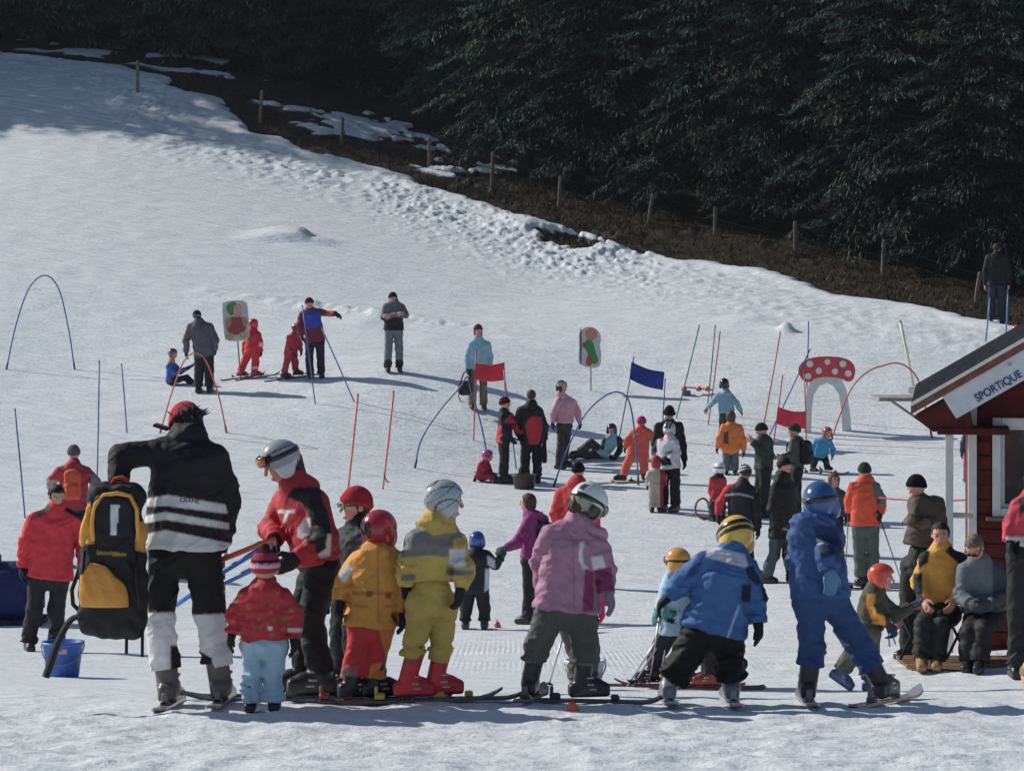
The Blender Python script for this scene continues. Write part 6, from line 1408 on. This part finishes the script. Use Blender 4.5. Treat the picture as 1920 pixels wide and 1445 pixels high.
P41 = person('small child in blue jacket with orange collar sitting on the slope', 'd1', (190, 815), yaw=70, H=1.0, hyaw=60, nosnap=True,
    J=dict(hd=(162,605,0), nk=(152,655,0), sa=(130,690,-.06), sb=(185,690,.06), ea=(180,735,-.1), wa=(250,705,-.1), eb=(215,730,.08), wb=(285,690,.05), pa=(140,790,-.04), pb=(165,790,.04), ka=(250,770,-.05), kb=(260,765,.05), aa=(300,825,-.05), ab=(320,820,.05)), jacket='34569a', trousers='1c1c24', head=('helmet', '6a5a6a', [(lambda q: q[:, 2] > .3, '4a3040')]), gloves='3a2430', boots='26262c', paint=[('jacket', (95,620,210,662), 'c07a3a')], collar=1.2)
P42 = person('man in grey jacket and dark trousers standing beside the sitting child', 'd1', (378, 872), yaw=172, top=300,
    J=dict(hd=(330,345), nk=(345,385), sa=(285,415), sb=(420,415), ea=(255,510), wa=(255,590), eb=(458,510), wb=(455,575)), jacket='4c4e58', trousers='1f1c28', gloves='1f1c28', head=('beanie', '2a2432', [(lambda q: np.abs(q[:, 2] - .1) < .1, '6a6870')]), hem=620, legr=1.1, bulk=1.08, paint=[('jacket', (245,440,275,500), '6a4a3a')])
P43 = person('onlooker in black jacket and jeans standing at the forest edge on the right', 'f', (1869, 611), yaw=170, top=463, hyaw=150, jacket='0e0f12', trousers='16233a', gloves=None, head=('hair', '2a1c18', 0), boot='snow', boots='1c1c20', hem=543)
P44 = person('man in red jacket with orange rucksack and grey woolly hat on the left', 'f', (138, 1063), yaw=185, top=836, jacket='9a2430', trousers='22222a', head=('beanie', '5a4a58'), gloves='3a3a3e', pack=dict(col='c0421c', size=(.12, .09, .2), strap='1a1a1c'), J=dict(sa=(112,885), sb=(162,885), ea=(94,905,.05), wa=(100,925,.2), eb=(180,905,.05), wb=(172,925,.2)), hood=True, paint=[('jacket', (60,900,108,930), '8a8088'), ('jacket', (170,890,200,930), '6a6a66')])
P45 = person('man in bright red jacket and dark trousers looking down at the left edge', 'c1', (165, 1050), yaw=18, top=358, hyaw=30, hpitch=22,
    J=dict(hd=(232,415,-.03), nk=(228,470), sa=(140,510), sb=(312,510), ea=(100,610), wa=(92,705,-.05), eb=(345,610), wb=(340,700,-.1), pa=(155,755), pb=(245,755), ka=(140,885), kb=(230,880), aa=(118,1000), ab=(232,1000)), jacket='c41f2e', trousers='231f24', gloves='1c1b20', head=('hair', '1a1214', 0), hem=750, flare=1.12, boot='snow', boots='2a2228', paint=[('jacket', [(140,470),(190,440),(215,465),(160,500)], '3a1c28'), ('jacket', [(260,470),(290,450),(350,480),(350,530),(310,500)], '1c1418')])
P46 = person('woman in magenta jacket with dark backpack reaching for the child\'s hand', 'c3', (485, 805), yaw=-120, top=125, hyaw=-115,
    J=dict(hd=(470,175), sa=(480,265,-.08), sb=(550,265,.1), ea=(415,385,-.2), wa=(360,410,-.28), eb=(545,370,.1), wb=(500,450,.05), pa=(475,480), pb=(520,480), ka=(475,640), kb=(505,640), aa=(470,775), ab=(500,780)), jacket='84286a', trousers='1a1a1e', gloves='4a4850', head=('hair', '4a2c22', .12), hem=465, pack=dict(col='26303f', size=(.12, .09, .17)), boot='snow', legr=.85, hood=True)
P47 = person('small child in blue helmet and black and white suit holding the woman\'s hand', 'c3', (200, 835), yaw=175, top=328, bulk=1.12,
    J=dict(hd=(207,378), sa=(170,450), sb=(255,450), ea=(148,520), wa=(140,580), eb=(300,500), wb=(335,460,-.08), ka=(150,730), kb=(245,730), aa=(145,800), ab=(245,805)), jacket='1a1d26', trousers='17181e', gloves='2a2c36', head=('helmet', '243f8a'), paint=[('jacket', [(250,520),(275,520),(275,640),(245,640)], 'a9b4c4'), ('jacket', [(262,450),(300,470),(300,520),(262,500)], 'a9b4c4')], boots='3a2e40', hem=650)
P48 = person('person in red jacket and black hat behind the white helmet of the child in pink', 'f', (1083, 1100), yaw=160, top=868, jacket='b82a2c', trousers='1c1c20', head=('beanie', '16151a'), hood=True, bulk=1.12, J=dict(sa=(1052,925), sb=(1112,925), ea=(1040,965), wa=(1048,1000)))
P49 = person('child with red helmet just showing above the hut roof', 'f', (1905, 705), yaw=170, top=612, jacket='2a2c34', trousers='1c1c22', head=('helmet', 'c23a34'), bulk=1.1)
P50 = person('skier in dark blue jacket glimpsed between the hut post and wall', 'f', (1822, 905), yaw=190, top=788, jacket='26304a', trousers='8a2a34', head=('helmet', '2a3050'), bulk=1.1)
# black bag carried by the man in black and red
c = cpt('d2', (1043, 1060), P34['D'] - .08)
o = MB(); o.tube([tuple(cpt('d2', p, P34['D'] - .08)) for p in ((1045,990),(1040,1040),(1042,1100),(1045,1150))], [.03, .05, .055, .04], A('131316'), 8)
o = o.build('tube_bag', M_FAB, None, c, True); tag(o, 'slim black bag hanging from the hand of the man in black and red', 'bag')
# orange helmet on the snow at the right edge
def loose_helmet():
    D = 17.2; p = at(1952, 1292, D); z = surf(p[0], D); c = np.array([p[0], D, z + .12]); e = thing('loose_helmet', 'orange helmet on the snow cut off by the right edge', 'helmet', (c[0], c[1], z))
    fn = wrap(ell_(c, np.eye(3), np.array([.12, .14, .13])), lambda P, d: np.maximum(d, c[2] - .10 - P[:, 2]), 0)
    V, Q = sdf_mesh(fn, .009); make_obj('shell', V, Q, M_GLOSS, e, (c[0], c[1], z), A('d08a1c'), True)
    fn = wrap(ell_(c, np.eye(3), np.array([.128, .148, .135])), lambda P, d: np.maximum(d, np.abs(P[:, 2] - c[2] - .02) - .022), 0)
    V, Q = sdf_mesh(fn, .008); make_obj('goggle_strap', V, Q, M_FAB, e, (c[0], c[1], z), A('6a6050'), True)
loose_helmet()

# ------------------------------------------------------------------ thin sunlit air over the slope
hz = bpy.data.materials.new('air'); hz.use_nodes = True; t = hz.node_tree; t.nodes.clear()
pv = t.nodes.new('ShaderNodeVolumePrincipled'); pv.inputs['Color'].default_value = (.78, .89, 1.0, 1); pv.inputs['Density'].default_value = .0002; pv.inputs['Anisotropy'].default_value = .2
mo = t.nodes.new('ShaderNodeOutputMaterial'); t.links.new(pv.outputs[0], mo.inputs['Volume'])
zlo = float(ZT.min()) - 1.0
o = make_obj('haze', [(x, y, z) for x in (-230, 230) for y in (-80, 430) for z in (zlo, 48)], [(0, 1, 3, 2), (4, 6, 7, 5), (0, 4, 5, 1), (2, 3, 7, 6), (0, 2, 6, 4), (1, 5, 7, 3)], hz, None, None, None, False)
tag(o, 'thin pale haze in the air over the slope', 'haze', kind='stuff')
